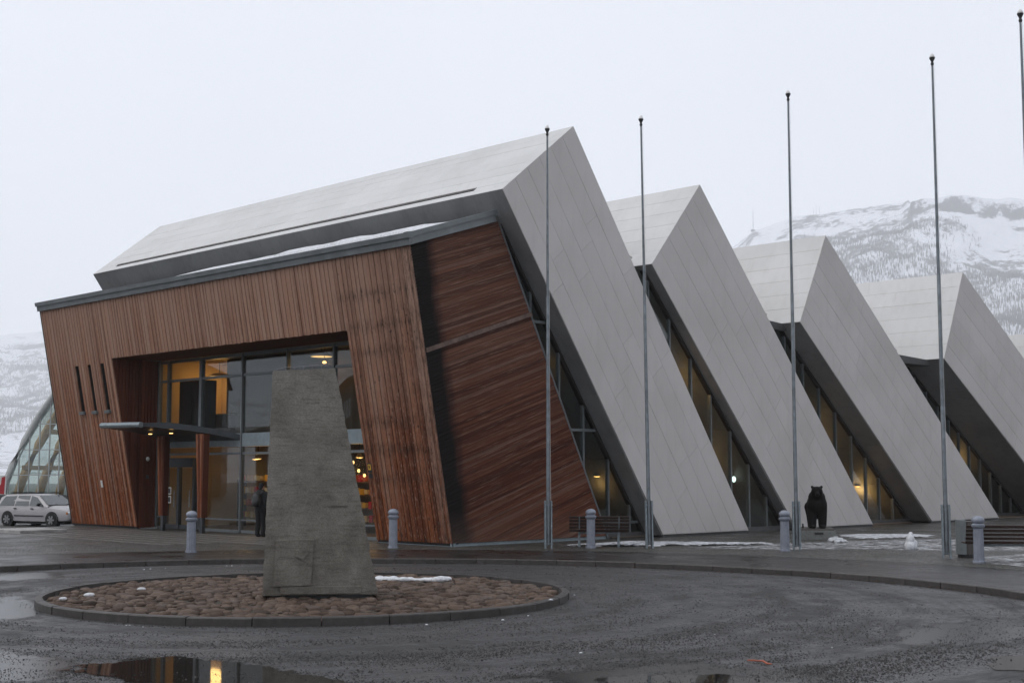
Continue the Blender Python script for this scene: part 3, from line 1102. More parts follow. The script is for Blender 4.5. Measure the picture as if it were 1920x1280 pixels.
# ---- side wall with sloping boards
W = [(0.02, 0.10), (6.62, 0.10), (1.72, 9.66), (-1.655, 8.55)]
th = R(18.0)
p2, t2 = (math.cos(th), math.sin(th)), (-math.sin(th), math.cos(th))
side = part(MB().prism(W, O3, X3, Z3, Y3, 0.03, 0.22), 'side_wall', M['dark'])
hw = hp_of(W)
tt = -2.2
while tt < 8.9:
    bw = random.choice((0.075, 0.095, 0.11, 0.135))
    strip = [(p2[0] * s + t2[0] * u, p2[1] * s + t2[1] * u) for s, u in ((-6, tt), (12, tt), (12, tt + bw - 0.009), (-6, tt + bw - 0.009))]
    pl_ = clip(strip, hw)
    if len(pl_) > 2:
        pr = random.choice((0.0, 0.0, 0.004, 0.014)) + random.uniform(-0.002, 0.002)
        MB().prism(pl_, O3, X3, Z3, Y3, -0.006 - pr, 0.03).build('board', M['wood_side'], side)
    tt += bw
for tz, hgt, prj in ((5.50, 0.12, 0.09),):
    strip = [(p2[0] * s + t2[0] * u, p2[1] * s + t2[1] * u) for s, u in ((-6, tz), (12, tz), (12, tz + hgt), (-6, tz + hgt))]
    MB().prism(clip(strip, hw), O3, X3, Z3, Y3, -prj, -0.03).build('drip_board', M['wood_pale'], side)
# edge strip down the right-hand end of the boards, base flashings
ea, eb = V(6.66, 0, 0.06), V(1.74, 0, 9.72)
ax0 = (eb - ea) / np.linalg.norm(eb - ea); ax1 = np.cross(ax0, Y3)
part(MB().box((ea + eb) / 2 + V(0, 0.05, 0) + ax1 * 0.03, (np.linalg.norm(eb - ea), 0.16, 0.05), (ax0, Y3, ax1)), 'edge_strip', M['fascia'])
part(MB().box((3.3, 0.06, 0.045), (6.6, 0.06, 0.10)), 'side_plinth', M['spandrel'])
part(MB().box((0.10, OY0 / 2, 0.045), (0.1, OY0, 0.10)), 'front_plinth', M['spandrel'])
part(MB().box((0.10, (OY1 + YW) / 2, 0.04), (0.1, YW - OY1, 0.09)), 'front_plinth', M['plinth'])

# ---- block roof and fascia
ROOFL = 3.4
tq = V(p2[0], 0, p2[1]); tn = V(t2[0], 0, t2[1])
RO = Q * (SW + 0.02)
part(MB().prism([(-0.05, -0.12), (ROOFL, -0.12), (ROOFL, 0.02), (-0.05, 0.02)], RO, tq, tn, Y3, -0.02, YW + 0.02), 'block_roof', M['fascia'])
part(fbox(MB(), -0.10, YW + 0.08, SW - 0.15, SW + 0.05, 0.02, 0.09), 'fascia', M['fascia'])
part(fbox(MB(), -0.14, YW + 0.10, SW + 0.05, SW + 0.20, -0.04, 0.14), 'fascia_cap', M['fascia'])
part(MB().prism([(-0.02, -0.16), (ROOFL + 0.05, -0.16), (ROOFL + 0.05, 0.05), (-0.02, 0.05)], RO, tq, tn, Y3, -0.10, -0.025), 'side_fascia', M['fascia'])
part(MB().prism([(-0.1, 0.05), (ROOFL + 0.12, 0.05), (ROOFL + 0.12, 0.19), (-0.1, 0.19)], RO, tq, tn, Y3, -0.14, -0.0), 'side_fascia_cap', M['fascia'])
cc_ = RO + NO * 0.05 + tn * 0.115 + Y3 * -0.065
part(MB().box(cc_, (0.20, 0.17, 0.17), (NO, Y3, Q)), 'fascia_corner', M['fascia'])
# snow along the roof edge
sn = MB(); vs = []
ny = 70
for i in range(ny + 1):
    y = 0.3 + 13.0 * i / ny
    amp = max(0.0, 0.10 + 0.17 * fbm(y * 0.55, 2.0, 1, 5)) * min(1, (y - 0.3) * 2.0) * (1 - 0.9 * smooth(5.0, 13.3, y))
    for k_, (s, h) in enumerate(((0.30, 0.0), (0.45, 0.8), (0.9, 1.0), (1.6, 0.8), (2.3, 0.1))):
        p = RO + tq * (s + 0.05 * fbm(y * 1.3, s, 4)) + tn * (0.12 * (k_ > 0) + 0.03 + amp * h) + Y3 * y
        vs.append(tuple(p))
fs = [(a * 5 + b, a * 5 + b + 1, (a + 1) * 5 + b + 1, (a + 1) * 5 + b) for a in range(ny) for b in range(4)]
o = sn.add(vs, fs).build('roof_snow', M['snow'], None, True)
tag(o, 'snow lying along the roof edge of the wooden entrance block', 'snow', kind='stuff')

# ---- entrance recess
XG = 0.80
ZS = Q[2] * OS
XF = Q[0] * OS
for nm, y0, y1 in (('left_reveal', OY1, OY1 + 0.05), ('right_reveal', OY0 - 0.05, OY0)):
    rv = part(MB().prism([(0.26, 0.04), (XG + 0.1, 0.04), (XG + 0.1, ZS), (XF + 0.26, ZS)], O3, X3, Z3, Y3, y0 + (0.04 if y0 > 9 else -0.04), y1 + (0.04 if y0 > 9 else -0.04)), nm, M['dark'])
    x = -1.3
    while x < XG:
        # boards stand upright in the reveal
        pl_ = clip([(x, 0.05), (x + 0.115, 0.05), (x + 0.115, ZS - 0.01), (x, ZS - 0.01)], hp_of([(0.03, 0.05), (XG - 0.05, 0.05), (XG - 0.05, ZS - 0.01), (XF + 0.03, ZS - 0.01)]))
        if len(pl_) > 2:
            d = random.uniform(0.0, 0.012)
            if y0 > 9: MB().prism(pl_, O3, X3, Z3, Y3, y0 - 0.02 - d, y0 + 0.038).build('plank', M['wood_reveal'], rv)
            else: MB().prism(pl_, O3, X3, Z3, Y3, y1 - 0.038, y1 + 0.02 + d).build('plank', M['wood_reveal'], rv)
        x += 0.135
so_ = part(MB().box(((XF + XG) / 2 + 0.1, (OY0 + OY1) / 2, ZS + 0.09), (XG - XF + 0.2, OY1 - OY0 + 0.1, 0.08)), 'entrance_soffit', M['dark'])
x = XF + 0.03
while x < XG - 0.05:
    MB().box((x + 0.06, (OY0 + OY1) / 2, ZS + 0.025), (0.12, OY1 - OY0 - 0.04, 0.045)).build('soffit_board', M['wood_reveal'], so_)
    x += 0.138

# glazing of the entrance
gz = group_part('entrance_glazing')
YS = [17.36, 16.70, 14.45, 11.78, 9.12, 6.55, 4.05, 3.36]
ZL = [0.06, 0.45, 2.76, 3.00, 3.46, 5.55, 6.22]


def bar(mb, y0, y1, z0, z1, d=0.12, x=XG): return mb.box((x, (y0 + y1) / 2, (z0 + z1) / 2), (d, abs(y1 - y0), z1 - z0))


for i, y in enumerate(YS):
    wv = 0.16 if abs(y - 14.45) < 0.01 else 0.075
    bar(MB(), y - wv / 2, y + wv / 2, 0.05, 6.26, 0.16).build('mullion', M['frame'], gz)
for z, h in ((0.06, 0.10), (2.76, 0.08), (5.50, 0.09), (6.22, 0.12)):
    for i in range(len(YS) - 1):
        if z < 0.5 and 13.5 < (YS[i] + YS[i + 1]) / 2 < 16.5: continue
        bar(MB(), YS[i] - 0.08, YS[i + 1] + 0.045, z - h / 2, z + h / 2, 0.11).build('transom', M['frame'], gz)
for i in range(len(YS) - 1):
    a, b = YS[i] - 0.04, YS[i + 1] + 0.04
    if i != 1:
        bar(MB(), a, b, 0.43, 0.48, 0.10).build('transom', M['frame'], gz)
        bar(MB(), a, b, 0.11, 0.43, 0.02).build('pane', M['glass'], gz)
        bar(MB(), a, b, 0.48, 2.72, 0.02).build('pane', M['glass'], gz)
    bar(MB(), a, b, 2.80, 2.98, 0.02).build('pane', M['glass'], gz)
    bar(MB(), a, b, 3.0, 3.46, 0.10).build('spandrel', M['spandrel'], gz)
    bar(MB(), a, b, 3.47, 5.455, 0.02).build('pane', M['glass'], gz)
    bar(MB(), a, b, 5.545, 6.16, 0.02).build('pane', M['glass'], gz)

# entrance doors
dr = group_part('entrance_door')
XD = 0.62
MB().box((XD, 15.55, 2.45), (0.30, 2.2, 0.34)).build('door_header', M['canopy'], dr)
for y in (16.60, 15.55, 14.52):
    MB().box((XD, y, 1.17), (0.14, 0.10 if y != 15.55 else 0.14, 2.24)).build('door_post', M['canopy'], dr)
for y in (16.07, 15.03):
    MB().box((XD, y, 1.17), (0.02, 0.93, 2.18)).build('door_pane', M['glass'], dr)
    MB().box((XD, y, 0.12), (0.07, 0.93, 0.16)).build('door_rail', M['canopy'], dr)
    MB().tube([(XD - 0.10, y - 0.34, 0.85), (XD - 0.10, y - 0.34, 1.45)], 0.018, 8).build('door_handle', M['steel'], dr)
for z in (1.42, 1.10):
    MB().box((XD - 0.016, 16.25, z), (0.006, 0.34, 0.26)).build('notice', M['white'], dr)
    MB().box((XD - 0.021, 16.25, z), (0.004, 0.26, 0.19)).build('notice_print', M['interior_dark'], dr)

# canopy over the door
cp = group_part('canopy')
top, bot = [], []
for k in range(13):
    t = k / 12
    x = -2.2 + t * 2.93
    z = 3.72 - 0.40 * t ** 1.7 + 0.04 * math.sin(t * 3.1)
    th_ = 0.10 + 0.10 * min(1, t * 4)
    top.append((x, z + th_ * 0.5)); bot.append((x, z - th_ * 0.5))
cpo = MB()
vs = []
for sd in (0, 1):
    for k, (a, b) in enumerate(zip(top, bot)):
        y = (13.45 - 1.6 * (k / 12) ** 1.2) if sd == 0 else 16.15 + 0.5 * k / 12
        vs += [(a[0], y, a[1]), (b[0], y, b[1])]
n = 26
fs = []
for k in range(12):
    fs += [(2 * k, 2 * k + 2, n + 2 * k + 2, n + 2 * k), (2 * k + 1, n + 2 * k + 1, n + 2 * k + 3, 2 * k + 3),
           (2 * k, 2 * k + 1, 2 * k + 3, 2 * k + 2), (n + 2 * k, n + 2 * k + 2, n + 2 * k + 3, n + 2 * k + 1)]
fs += [(0, n, n + 1, 1), (24, 25, n + 25, n + 24)]
cpo.add(vs, fs).build('canopy_blade', M['canopy'], cp)
MB().tube([(-2.21, 13.43, 3.72), (-2.21, 16.17, 3.76)], 0.10, 10).build('canopy_nose', M['steel'], cp)  # paler than the blade: sky light on the front edge put into the colour
for y in (13.5, 14.9):
    MB().lathe([(0.06, 0), (0.06, 0.02)], (-1.0, y, 3.445), 12).build('downlight', M['lamp'], cp)
# tapering timber columns under it
for yc, xc in ((12.30, -0.42), (15.42, -0.10)):
    col = group_part('column')
    for k in range(4):
        u0, u1 = k / 4, (k + 1) / 4 - 0.02
        hw_t, hw_b = 0.27, 0.13
        off = 0.10
        a0, a1 = off - hw_t + 2 * hw_t * u0, off - hw_t + 2 * hw_t * u1
        b0, b1 = -hw_b + 2 * hw_b * u0, -hw_b + 2 * hw_b * u1
        MB().prism([(b0, 0.55), (b1, 0.55), (a1, 3.42), (a0, 3.42)], V(xc, yc, 0), Y3, Z3, X3, -0.11 - 0.004 * (k % 2), 0.11).build('plank', M['wood_front'] if k % 2 else M['wood_reveal'], col)
    MB().box((xc, yc, 0.29), (0.12, 0.16, 0.56)).build('steel_foot', M['canopy'], col)

# things fixed to the front wall: notice, sensors, alarm sticker


def on_front(y, s, d=0.02): return Y3 * y + Q * s + NO * d


def plate(name, y, s, wv, h, mat, label, cat, lean=(Y3, Q)):
    o = fbox(MB(), y - wv / 2, y + wv / 2, s - h / 2, s + h / 2, 0.016, 0.032).build(name, mat)
    return tag(o, label, cat)


plate('wall_notice', 19.52, 1.70, 0.13, 0.27, M['white'], 'small white notice on the wooden wall left of the entrance', 'notice')
st = thing('alarm_sign', 'small yellow and black alarm sign on the pier right of the entrance', 'sign', tuple(on_front(3.17, 2.28, 0)))
for (dy, ds, wv, h, mt, dd, nm) in ((0, 0, 0.20, 0.28, 'black', 0.0, 'backing'), (0, 0.02, 0.13, 0.17, 'yellow', 0.006, 'shield'), (0, 0.03, 0.05, 0.09, 'black', 0.011, 'emblem'), (0, -0.24, 0.18, 0.13, 'black', 0.0, 'lower_plate')):
    MB().prism([(dy - wv / 2, ds - h / 2), (dy + wv / 2, ds - h / 2), (dy + wv / 2, ds + h / 2), (dy - wv / 2, ds + h / 2)], O3, Y3, Q, NO, 0.016 + dd, 0.022 + dd).build(nm, M[mt], st)
for z, r_, lab in ((2.10, 0.07, 'pale sensor high on the left wall of the entrance recess'), (0.98 + 0.45, 0.06, 'dark round fitting on the left wall of the entrance recess')):
    o = MB().ell((0.35, OY1 - 0.05, z + 0.5), (r_, 0.05, r_ * 1.2)).build('wall_fitting', M['white'] if z > 2 else M['canopy'], None, True)
    tag(o, lab, 'fitting')

# ---- leaning slabs
YE = -0.60
SLAB = [  # A (low corner of the top edge), B (peak), direction of fall
    ((1.39, 10.38), (4.47, 12.81), 125.05, 24.0),
    ((8.24, 8.89), (10.87, 11.92), 132.3, 22.0),
    ((16.84, 7.65), (18.70, 11.12), 141.0, 20.0),
    ((27.72, 6.92), (29.64, 10.83), 148.8, 20.0),
    ((40.5, 5.2), (41.6, 9.15), 154.5, 20.0)]
LN = []
for si, (A, B, deg, yend) in enumerate(SLAB):
    dd = (-math.cos(R(deg)), -math.sin(R(deg)))          # downwards along the slab
    la = (A[1] - 0.0) / -dd[1]; lb = B[1] / -dd[1]
    D = (A[0] + dd[0] * la, 0.0); Eb = (B[0] + dd[0] * lb, 0.0)
    LN.append((A, B, D, Eb, dd))
    sb = group_part('leaning_slab')
    ins = 0.022
    core = [A, B, (Eb[0], 0.06), (D[0], 0.06)]
    cx_, cz_ = sum(p[0] for p in core) / 4, sum(p[1] for p in core) / 4
    # core is set in from every face by the panel thickness
    hp = [(a, b, c - ins * math.hypot(a, b)) for a, b, c in hp_of(core)]
    big = [(-50, 0.08), (120, 0.08), (120, 30), (-50, 30)]
    cpoly = clip(big, hp[:2] + hp[3:] + [hp[2]])
    MB().prism(cpoly, O3, X3, Z3, Y3, YE + ins, yend - ins).build('core', M['joint'], sb)
    d3 = V(dd[0], 0, dd[1])
    AB = V(B[0] - A[0], 0, B[1] - A[1]); wAB = np.linalg.norm(AB); ab = AB / wAB
    # end wall panels: strips along the fall of the slab
    inside = hp_of([A, B, (Eb[0], 0.10), (D[0], 0.10)])
    nst = 6
    for k in range(nst):
        u0, u1 = k / nst, (k + 1) / nst
        s0 = [(A[0] + AB[0] * u, A[1] + AB[2] * u) for u in (u0, u1)]
        gap = 0.004
        gx, gz_ = AB[0] / wAB * gap, AB[2] / wAB * gap
        Lm = 26
        cuts = [-6] + sorted(random.uniform(2.5 + 4 * q, 5.0 + 4 * q) for q in range(4)) + [Lm]
        for q in range(len(cuts) - 1):
            c0, c1 = cuts[q] + (0.004 if q else 0), cuts[q + 1] - 0.004
            strip = [(s0[0][0] + gx + dd[0] * c0, s0[0][1] + gz_ + dd[1] * c0), (s0[1][0] - gx + dd[0] * c0, s0[1][1] - gz_ + dd[1] * c0),
                     (s0[1][0] - gx + dd[0] * c1, s0[1][1] - gz_ + dd[1] * c1), (s0[0][0] + gx + dd[0] * c1, s0[0][1] + gz_ + dd[1] * c1)]
            pl_ = clip(strip, inside)
            if len(pl_) > 2:
                MB().prism(pl_, O3, X3, Z3, Y3, YE - random.uniform(0, 0.004), YE + ins).build('end_panel', M['panel_end'], sb)
    # roof panels on the top face; slab one has a sunken gutter slot
    nrm = V(-ab[2], 0, ab[0])
    if si == 0:
        rws = [(0.0, 0.30), (0.47, 1.10), (1.10, 1.72), (1.72, 2.36), (2.36, 3.0), (3.0, 3.46), (3.46, wAB)]
    else:
        nr = 6
        rws = [(wAB * k / nr, wAB * (k + 1) / nr) for k in range(nr)]
    ln = yend - YE
    for k, (a, b) in enumerate(rws):
        off = (k % 2) * 1.5
        ys = sorted(set([YE] + [YE + off + 3.05 * j for j in range(1, 12) if YE + off + 3.05 * j < yend - 0.6] + [yend]))
        for j in range(len(ys) - 1):
            MB().prism([(a + 0.004, ys[j] + 0.003), (b - 0.004, ys[j] + 0.003), (b - 0.004, ys[j + 1] - 0.003), (a + 0.004, ys[j + 1] - 0.003)], V(A[0], 0, A[1]), ab, Y3, nrm, -ins, random.uniform(0, 0.004)).build('roof_panel', M['panel_top'], sb)
    if si == 0:
        for y0, y1 in ((YE + 0.01, 0.9), (22.6, yend - 0.01)):
            MB().prism([(0.30, y0), (0.47, y0), (0.47, y1), (0.30, y1)], V(A[0], 0, A[1]), ab, Y3, nrm, -ins, 0.0).build('roof_panel', M['panel_top'], sb)
        MB().prism([(0.305, 0.9), (0.465, 0.9), (0.465, 22.6), (0.305, 22.6)], V(A[0], 0, A[1]), ab, Y3, nrm, -ins, -ins + 0.004).build('gutter_slot', M['dark'], sb)  # shallow strip; dark colour stands in for the shade of a deeper slot
        MB().prism([(0.44, 0.9), (0.49, 0.9), (0.49, 22.6), (0.44, 22.6)], V(A[0], 0, A[1]), ab, Y3, nrm, -ins, 0.03).build('gutter_lip', M['joint'], sb)
    # soffit (underside) panels, in long rows down the slope
    nun = V(-dd[1], 0, dd[0])
    if nun @ V(B[0] - A[0], 0, B[1] - A[1]) > 0: nun = -nun
    row = 0.0
    while row < la - 0.2:
        r1 = min(row + 2.4, la - 0.08)
        MB().prism([(row + 0.006, YE + 0.024), (r1 - 0.006, YE + 0.024), (r1 - 0.006, yend), (row + 0.006, yend)], V(A[0], 0, A[1]), d3, Y3, nun, -ins, 0.0).build('soffit_panel', M['panel_under_shade'], sb)
        row = r1
        if r1 >= la - 0.09: break
    # upper side
    MB().prism([(0.02, YE + 0.024), (lb - 0.1, YE + 0.024), (lb - 0.1, yend), (0.02, yend)], V(B[0], 0, B[1]), d3, Y3, -nun, -ins, 0.0).build('upper_panel', M['panel_end'], sb)
    MB().box(((D[0] + Eb[0]) / 2, YE + 0.12, 0.045), (Eb[0] - D[0] - 0.05, 0.14, 0.10)).build('plinth', M['plinth'], sb)

# ---- glazed wedges between the slabs
YGS = [0.15, -0.12, 0.42, 1.35]
WB = ((1.72, 9.70), (6.66, 0.08))


def line_x(p, q, z): return p[0] + (q[0] - p[0]) * (z - p[1]) / (q[1] - p[1])


WEDGE = []
for gi in range(4):
    if gi == 0:
        lt, lb_ = WB
    else:
        A, B, D, Eb, dd = LN[gi - 1]; lt, lb_ = B, Eb
    A, B, D, Eb, dd = LN[gi]
    ztop = min(A[1] - 0.15, 9.5)
    xl = line_x(lt, lb_, ztop); xr = line_x(A, D, ztop)
    if xr - xl < 0.06:
        while xr - xl < 0.06 and ztop > 1:
            ztop -= 0.05; xl = line_x(lt, lb_, ztop); xr = line_x(A, D, ztop)
    zb = 0.16
    WEDGE.append([(line_x(lt, lb_, zb) + 0.02, zb), (line_x(A, D, zb) - 0.02, zb), (xr - 0.02, ztop), (xl + 0.02, ztop)])

MULL = [[3.3, 4.56, 5.67, 6.85, 7.88], [8.6, 9.7, 10.85, 11.93, 13.05, 14.1, 15.15], [17.3, 18.5, 19.6, 20.72, 21.85, 22.9, 23.9, 24.95], [28.7, 29.7, 30.7, 31.7, 32.6, 33.57, 34.59, 35.6, 36.6, 37.6]]
TRANS = [[0.5, 3.42, 6.68], [], [], []]
wedge_roots = []
for gi in range(4):
    poly = WEDGE[gi]; y = YGS[gi]
    gw = group_part('wedge_window'); wedge_roots.append(gw)
    hp = hp_of(poly)
    xs = [poly[3][0] - 3] + MULL[gi] + [poly[1][0] + 3]
    zs = [-1] + TRANS[gi] + [20]
    for i in range(len(xs) - 1):
        for j in range(len(zs) - 1):
            q = clip([(xs[i] + 0.035, zs[j] + 0.03), (xs[i + 1] - 0.035, zs[j] + 0.03), (xs[i + 1] - 0.035, zs[j + 1] - 0.03), (xs[i] + 0.035, zs[j + 1] - 0.03)], hp)
            if len(q) > 2: MB().prism(q, O3, X3, Z3, Y3, y - 0.01, y + 0.01).build('pane', M['glass'], gw)
    for x in MULL[gi]:
        q = clip([(x - 0.03, -1), (x + 0.03, -1), (x + 0.03, 20), (x - 0.03, 20)], hp)
        if len(q) > 2: MB().prism(q, O3, X3, Z3, Y3, y - 0.04, y + 0.09).build('mullion', M['frame'], gw)
    for z in TRANS[gi]:
        q = clip([(-10, z - 0.04), (60, z - 0.04), (60, z + 0.04), (-10, z + 0.04)], hp)
        if len(q) > 2: MB().prism(q, O3, X3, Z3, Y3, y - 0.06, y + 0.08).build('transom', M['frame'], gw)
    # frame along the sloping sides and the foot
    for a, b in ((0, 3), (1, 2)):
        P, Qp = V(poly[a][0], y, poly[a][1]), V(poly[b][0], y, poly[b][1])
        e0 = (Qp - P) / np.linalg.norm(Qp - P)
        MB().box((P + Qp) / 2 + V(0, 0.01, 0), (np.linalg.norm(Qp - P), 0.18, 0.10), (e0, Y3, np.cross(e0, Y3))).build('side_frame', M['dark'], gw)
    MB().box(((poly[0][0] + poly[1][0]) / 2, y + 0.02, 0.09), (poly[1][0] - poly[0][0] + 0.4, 0.2, 0.17)).build('foot_frame', M['plinth'], gw)
    if gi:   # valley gutter between two slabs closes the wedge at the top
        A = LN[gi][0]; xr = A[0] + 0.05; xl = line_x(LN[gi - 1][1], LN[gi - 1][3], A[1]) - 0.02
        part(MB().prism([(xl - 0.15, A[1] + 0.12), (xr, A[1] - 0.02), (xr + 0.18, A[1] - 0.26), (xl + 0.18, A[1] - 0.26)], O3, X3, Z3, Y3, YE + 0.75, 19.5), 'valley_gutter', M['plinth'])
        part(MB().prism([(xl - 0.20, A[1] + 0.30), (xl + 0.30, A[1] + 0.16), (xl + 0.30, A[1] + 0.122), (xl - 0.15, A[1] + 0.122)], O3, X3, Z3, Y3, YE + 0.2, YE + 3), 'valley_flashing', M['joint'])

# ---- interiors
it = group_part('interior')
MB().box((5.2, 8.6, 0.03), (8.6, 17.0, 0.04)).build('floor', M['interior_floor'], it)
MB().box((3.15, 10.3, 3.24), (4.5, 14.0, 0.30)).build('upper_floor', M['ceiling'], it)
MB().box((6.2, 10.3, 1.6), (0.1, 14.2, 3.0)).build('shop_back_wall', M['interior_brown'], it)
MB().box((3.9, 6.2, 4.85), (0.08, 6.2, 2.9)).build('upper_back_wall', M['interior_brown'], it)
MB().box((3.6, 13.6, 4.85), (0.08, 8.4, 2.9)).build('upper_back_wall', M['interior'], it)
MB().box((2.4, 10.3, 6.36), (3.3, 14.2, 0.08)).build('upper_ceiling', M['ceiling'], it)
for y, mt in ((17.46, 'interior'), (3.0, 'interior_brown')):
    MB().box((3.6, y, 3.2), (5.4, 0.06, 6.3)).build('partition', M[mt], it)
MB().box((2.25, 9.05, 4.85), (0.08, 11.9, 2.9)).build('partition', M['interior_brown'], it)  # added wall, confines the lit area behind the upper glazing to its left end
MB().box((2.9, 14.95, 4.85), (1.3, 0.08, 2.9)).build('partition', M['interior'], it)
MB().box((4.0, 11.2, 1.5), (2.2, 0.10, 2.9)).build('partition', M['interior_brown'], it)
# galleries behind the wedges
for gi in range(4):
    poly = WEDGE[gi]
    x0, x1 = poly[0][0], poly[1][0]
    yb = YGS[gi] + (3.2 if gi == 0 else 4.5)
    if gi: MB().box(((x0 + x1) / 2 - 2, yb / 2 + 1, 0.035), (x1 - x0 + 9, yb + 2, 0.03)).build('gallery_floor', M['interior_floor'], it)
    MB().box(((x0 + poly[3][0]) / 2 + 1.5, yb, 4.6), (abs(x1 - poly[3][0]) + 4, 0.08, 9.2)).build('gallery_wall', M['interior_brown'], it)
    for k, x in enumerate(np.arange(poly[3][0], x1, 1.35)):
        MB().box((x, yb - 0.14, 4.4), (0.16, 0.18, 8.6)).build('gallery_post', M['timber'], it)

# ================================================================ LAMPS
def lamp_light(parent, loc, power, size=0.34, col=(1.0, 0.56, 0.19)):
    ld = bpy.data.lights.new('lamp_light', 'POINT')
    ld.energy = power; ld.shadow_soft_size = size; ld.color = col
    lo = bpy.data.objects.new('lamp_light', ld); COL.objects.link(lo); lo.parent = parent; lo.location = loc
    return lo


def pendant(loc, drop, rad, power, label, kind='dome', mat='lamp_soft'):
    o = thing('pendant_lamp', label, 'lamp', loc, group='lamps behind the museum glass')
    MB().tube([(0, 0, 0.02), (0, 0, drop)], 0.012, 6).build('cord', M['black'], o)
    if kind == 'dome':
        MB().lathe([(0.04, 0.10), (rad * 0.55, 0.07), (rad, -0.02), (rad * 0.96, -0.03), (rad * 0.5, 0.04)][::-1], (0, 0, 0), 20).build('shade', M['ceiling'], o, True)
        MB().lathe([(0.02, -0.055), (rad * 0.88, -0.04), (rad * 0.85, -0.035), (0.02, -0.035)], (0, 0, 0), 18).build('diffuser', M[mat], o, True)
    else:
        for k, (z, r_) in enumerate(((0.24, 0.05), (0.10, 0.11), (-0.10, 0.14), (-0.30, 0.09)) if rad > 0.15 else ((0.05, 0.07), (-0.12, 0.06))):
            MB().ell((0, 0, z), (r_, r_, r_ * 0.62)).build('globe', M['lamp' if k % 2 == 0 else 'lamp_soft'], o, True)
    if power: lamp_light(o, (0, 0, -0.42), power)
    return o


pendant((2.75, 16.35, 5.80), 0.50, 0.42, 50, 'bright oval lamp behind the upper glazing above the canopy')
pendant((1.6, 8.35, 6.02), 0.26, 0.40, 7, 'broad lamp hanging behind the upper glazing over the monument')
pendant((1.5, 8.05, 5.72), 0.58, 0.10, 2, 'small lantern beside the broad lamp behind the upper glazing', 'globe', 'lamp')
pendant((5.0, 0.9, 5.9), 1.2, 0.2, 30, 'cluster of glowing globes high in the glass strip beside the wooden side wall', 'globe')
for x, y, p, lab in ((2.3, 13.0, 24, 'ground floor lamp left of the monument'), (2.2, 7.0, 60, 'ground floor shop lamp seen right of the monument'), (3.4, 14.8, 14, 'ground floor lamp behind the entrance doors')):
    pendant((x, y, 2.62), 0.45, 0.13, p, lab, 'dome', 'lamp')
for x, y, z, p, lab in ((7.3, 1.0, 2.0, 9, 'low warm lamp behind the glass at the foot of the first slab'), (10.9, 0.9, 5.3, 16, 'lamp in the wedge window between first and second slab'), (13.4, 1.6, 2.6, 12, 'lower lamp in the wedge window between first and second slab'),
                        (24.4, 1.7, 1.55, 45, 'lamp low in the wedge window behind the bear statue'), (21.0, 1.9, 3.6, 16, 'upper lamp in the wedge window behind the bear statue'), (34.4, 2.5, 2.85, 22, 'lamp in the wedge window at the right edge')):
    pendant((x, y, z), 0.5, 0.14, p, lab, 'dome', 'lamp')
for k_, (yy, zz, lab) in enumerate(((6.45, 2.42, 'highest of the small glowing bulbs in the shop right of the monument'), (6.15, 2.15, 'middle of the small glowing bulbs in the shop right of the monument'), (5.85, 2.0, 'lowest of the small glowing bulbs in the shop right of the monument'))):
    bl_ = thing('shop_bulb', lab, 'lamp', (1.5, yy, zz), group='bulbs in the shop')
    MB().ell((0, 0, 0), (0.045, 0.045, 0.055)).build('bulb', M['lamp'], bl_, True)
    MB().tube([(0, 0, 0.05), (0, 0, 2.75 - zz)], 0.008, 6).build('cord', M['black'], bl_)
sp = thing('spot_lamp', 'small cold white spot lamp in the wedge window between first and second slab', 'lamp', (14.35, 0.7, 1.85))
MB().ell((0, 0, 0), (0.08, 0.08, 0.11)).build('bulb', M['lamp_cool'], sp, True)
MB().tube([(0, 0, 0.1), (0, 0, 0.7)], 0.012, 6).build('cord', M['black'], sp)

# furniture that shows through the glass
cb = thing('cabinet', 'tall dark cabinet behind the upper left glazing', 'cabinet', (1.5, 15.85, 3.40))
MB().box((0, 0, 1.05), (0.5, 1.75, 2.1)).build('carcass', M['interior_dark'], cb)
MB().box((-0.26, 0, 0.95), (0.02, 0.02, 1.8)).build('door_joint', M['black'], cb)
ct = thing('counter', 'low kitchen counter in the lit room above the canopy', 'counter', (2.3, 15.0, 3.40))
MB().box((0, 0, 0.42), (0.6, 1.2, 0.82)).build('carcass', M['interior_brown'], ct)
MB().box((-0.02, 0, 0.85), (0.66, 1.24, 0.04)).build('worktop', M['ceiling'], ct)
for yy, lab in ((8.0, 'shop shelf with warm lit goods right of the monument'), (14.1, 'shop shelf with warm lit goods left of the monument')):
    sh = thing('shop_shelf', lab, 'shelf', (3.1, yy, 0.06), group='shop shelves on the ground floor')
    for z in (0.35, 0.8, 1.25, 1.7):
        MB().box((0, 0, z), (0.4, 2.2, 0.03)).build('shelf_board', M['interior_brown'], sh)
        for k in range(7):
            MB().box((-0.03, -0.95 + k * 0.31 + random.uniform(-0.05, 0.05), z + 0.13), (0.2, 0.16, 0.2 + random.uniform(-0.06, 0.06))).build('goods_box', M[random.choice(['orange', 'white', 'interior', 'red', 'yellow'])], sh)
    for y in (-1.1, 1.1): MB().box((0, y, 0.9), (0.4, 0.04, 1.75)).build('upright', M['interior_dark'], sh)

# ================================================================ GLASS HALL (left, behind)
gp = gnd(218, 957, 0)
dvec = gp - CAM; dvec[2] = 0
base = CAM + dvec / (dvec @ FW) * 90.0
gh = thing('glass_hall', 'arched glass hall with timber ribs behind the parked car', 'glass hall', (base[0], base[1], -0.2), YAW - math.pi / 2)
# local x = image right, local y = away
K = 90.0 / 2582
pr = [(8, 933), (14, 912), (24, 884), (45, 838), (70, 793), (100, 748), (140, 705), (180, 682), (222, 674)]
prof = [((u - 222) * K, (957 - v) * K + 0.2) for u, v in pr]
prof = [(prof[0][0] - 0.15, 0.0)] + prof
full = prof + [(-x, z) for x, z in prof[-2::-1]]


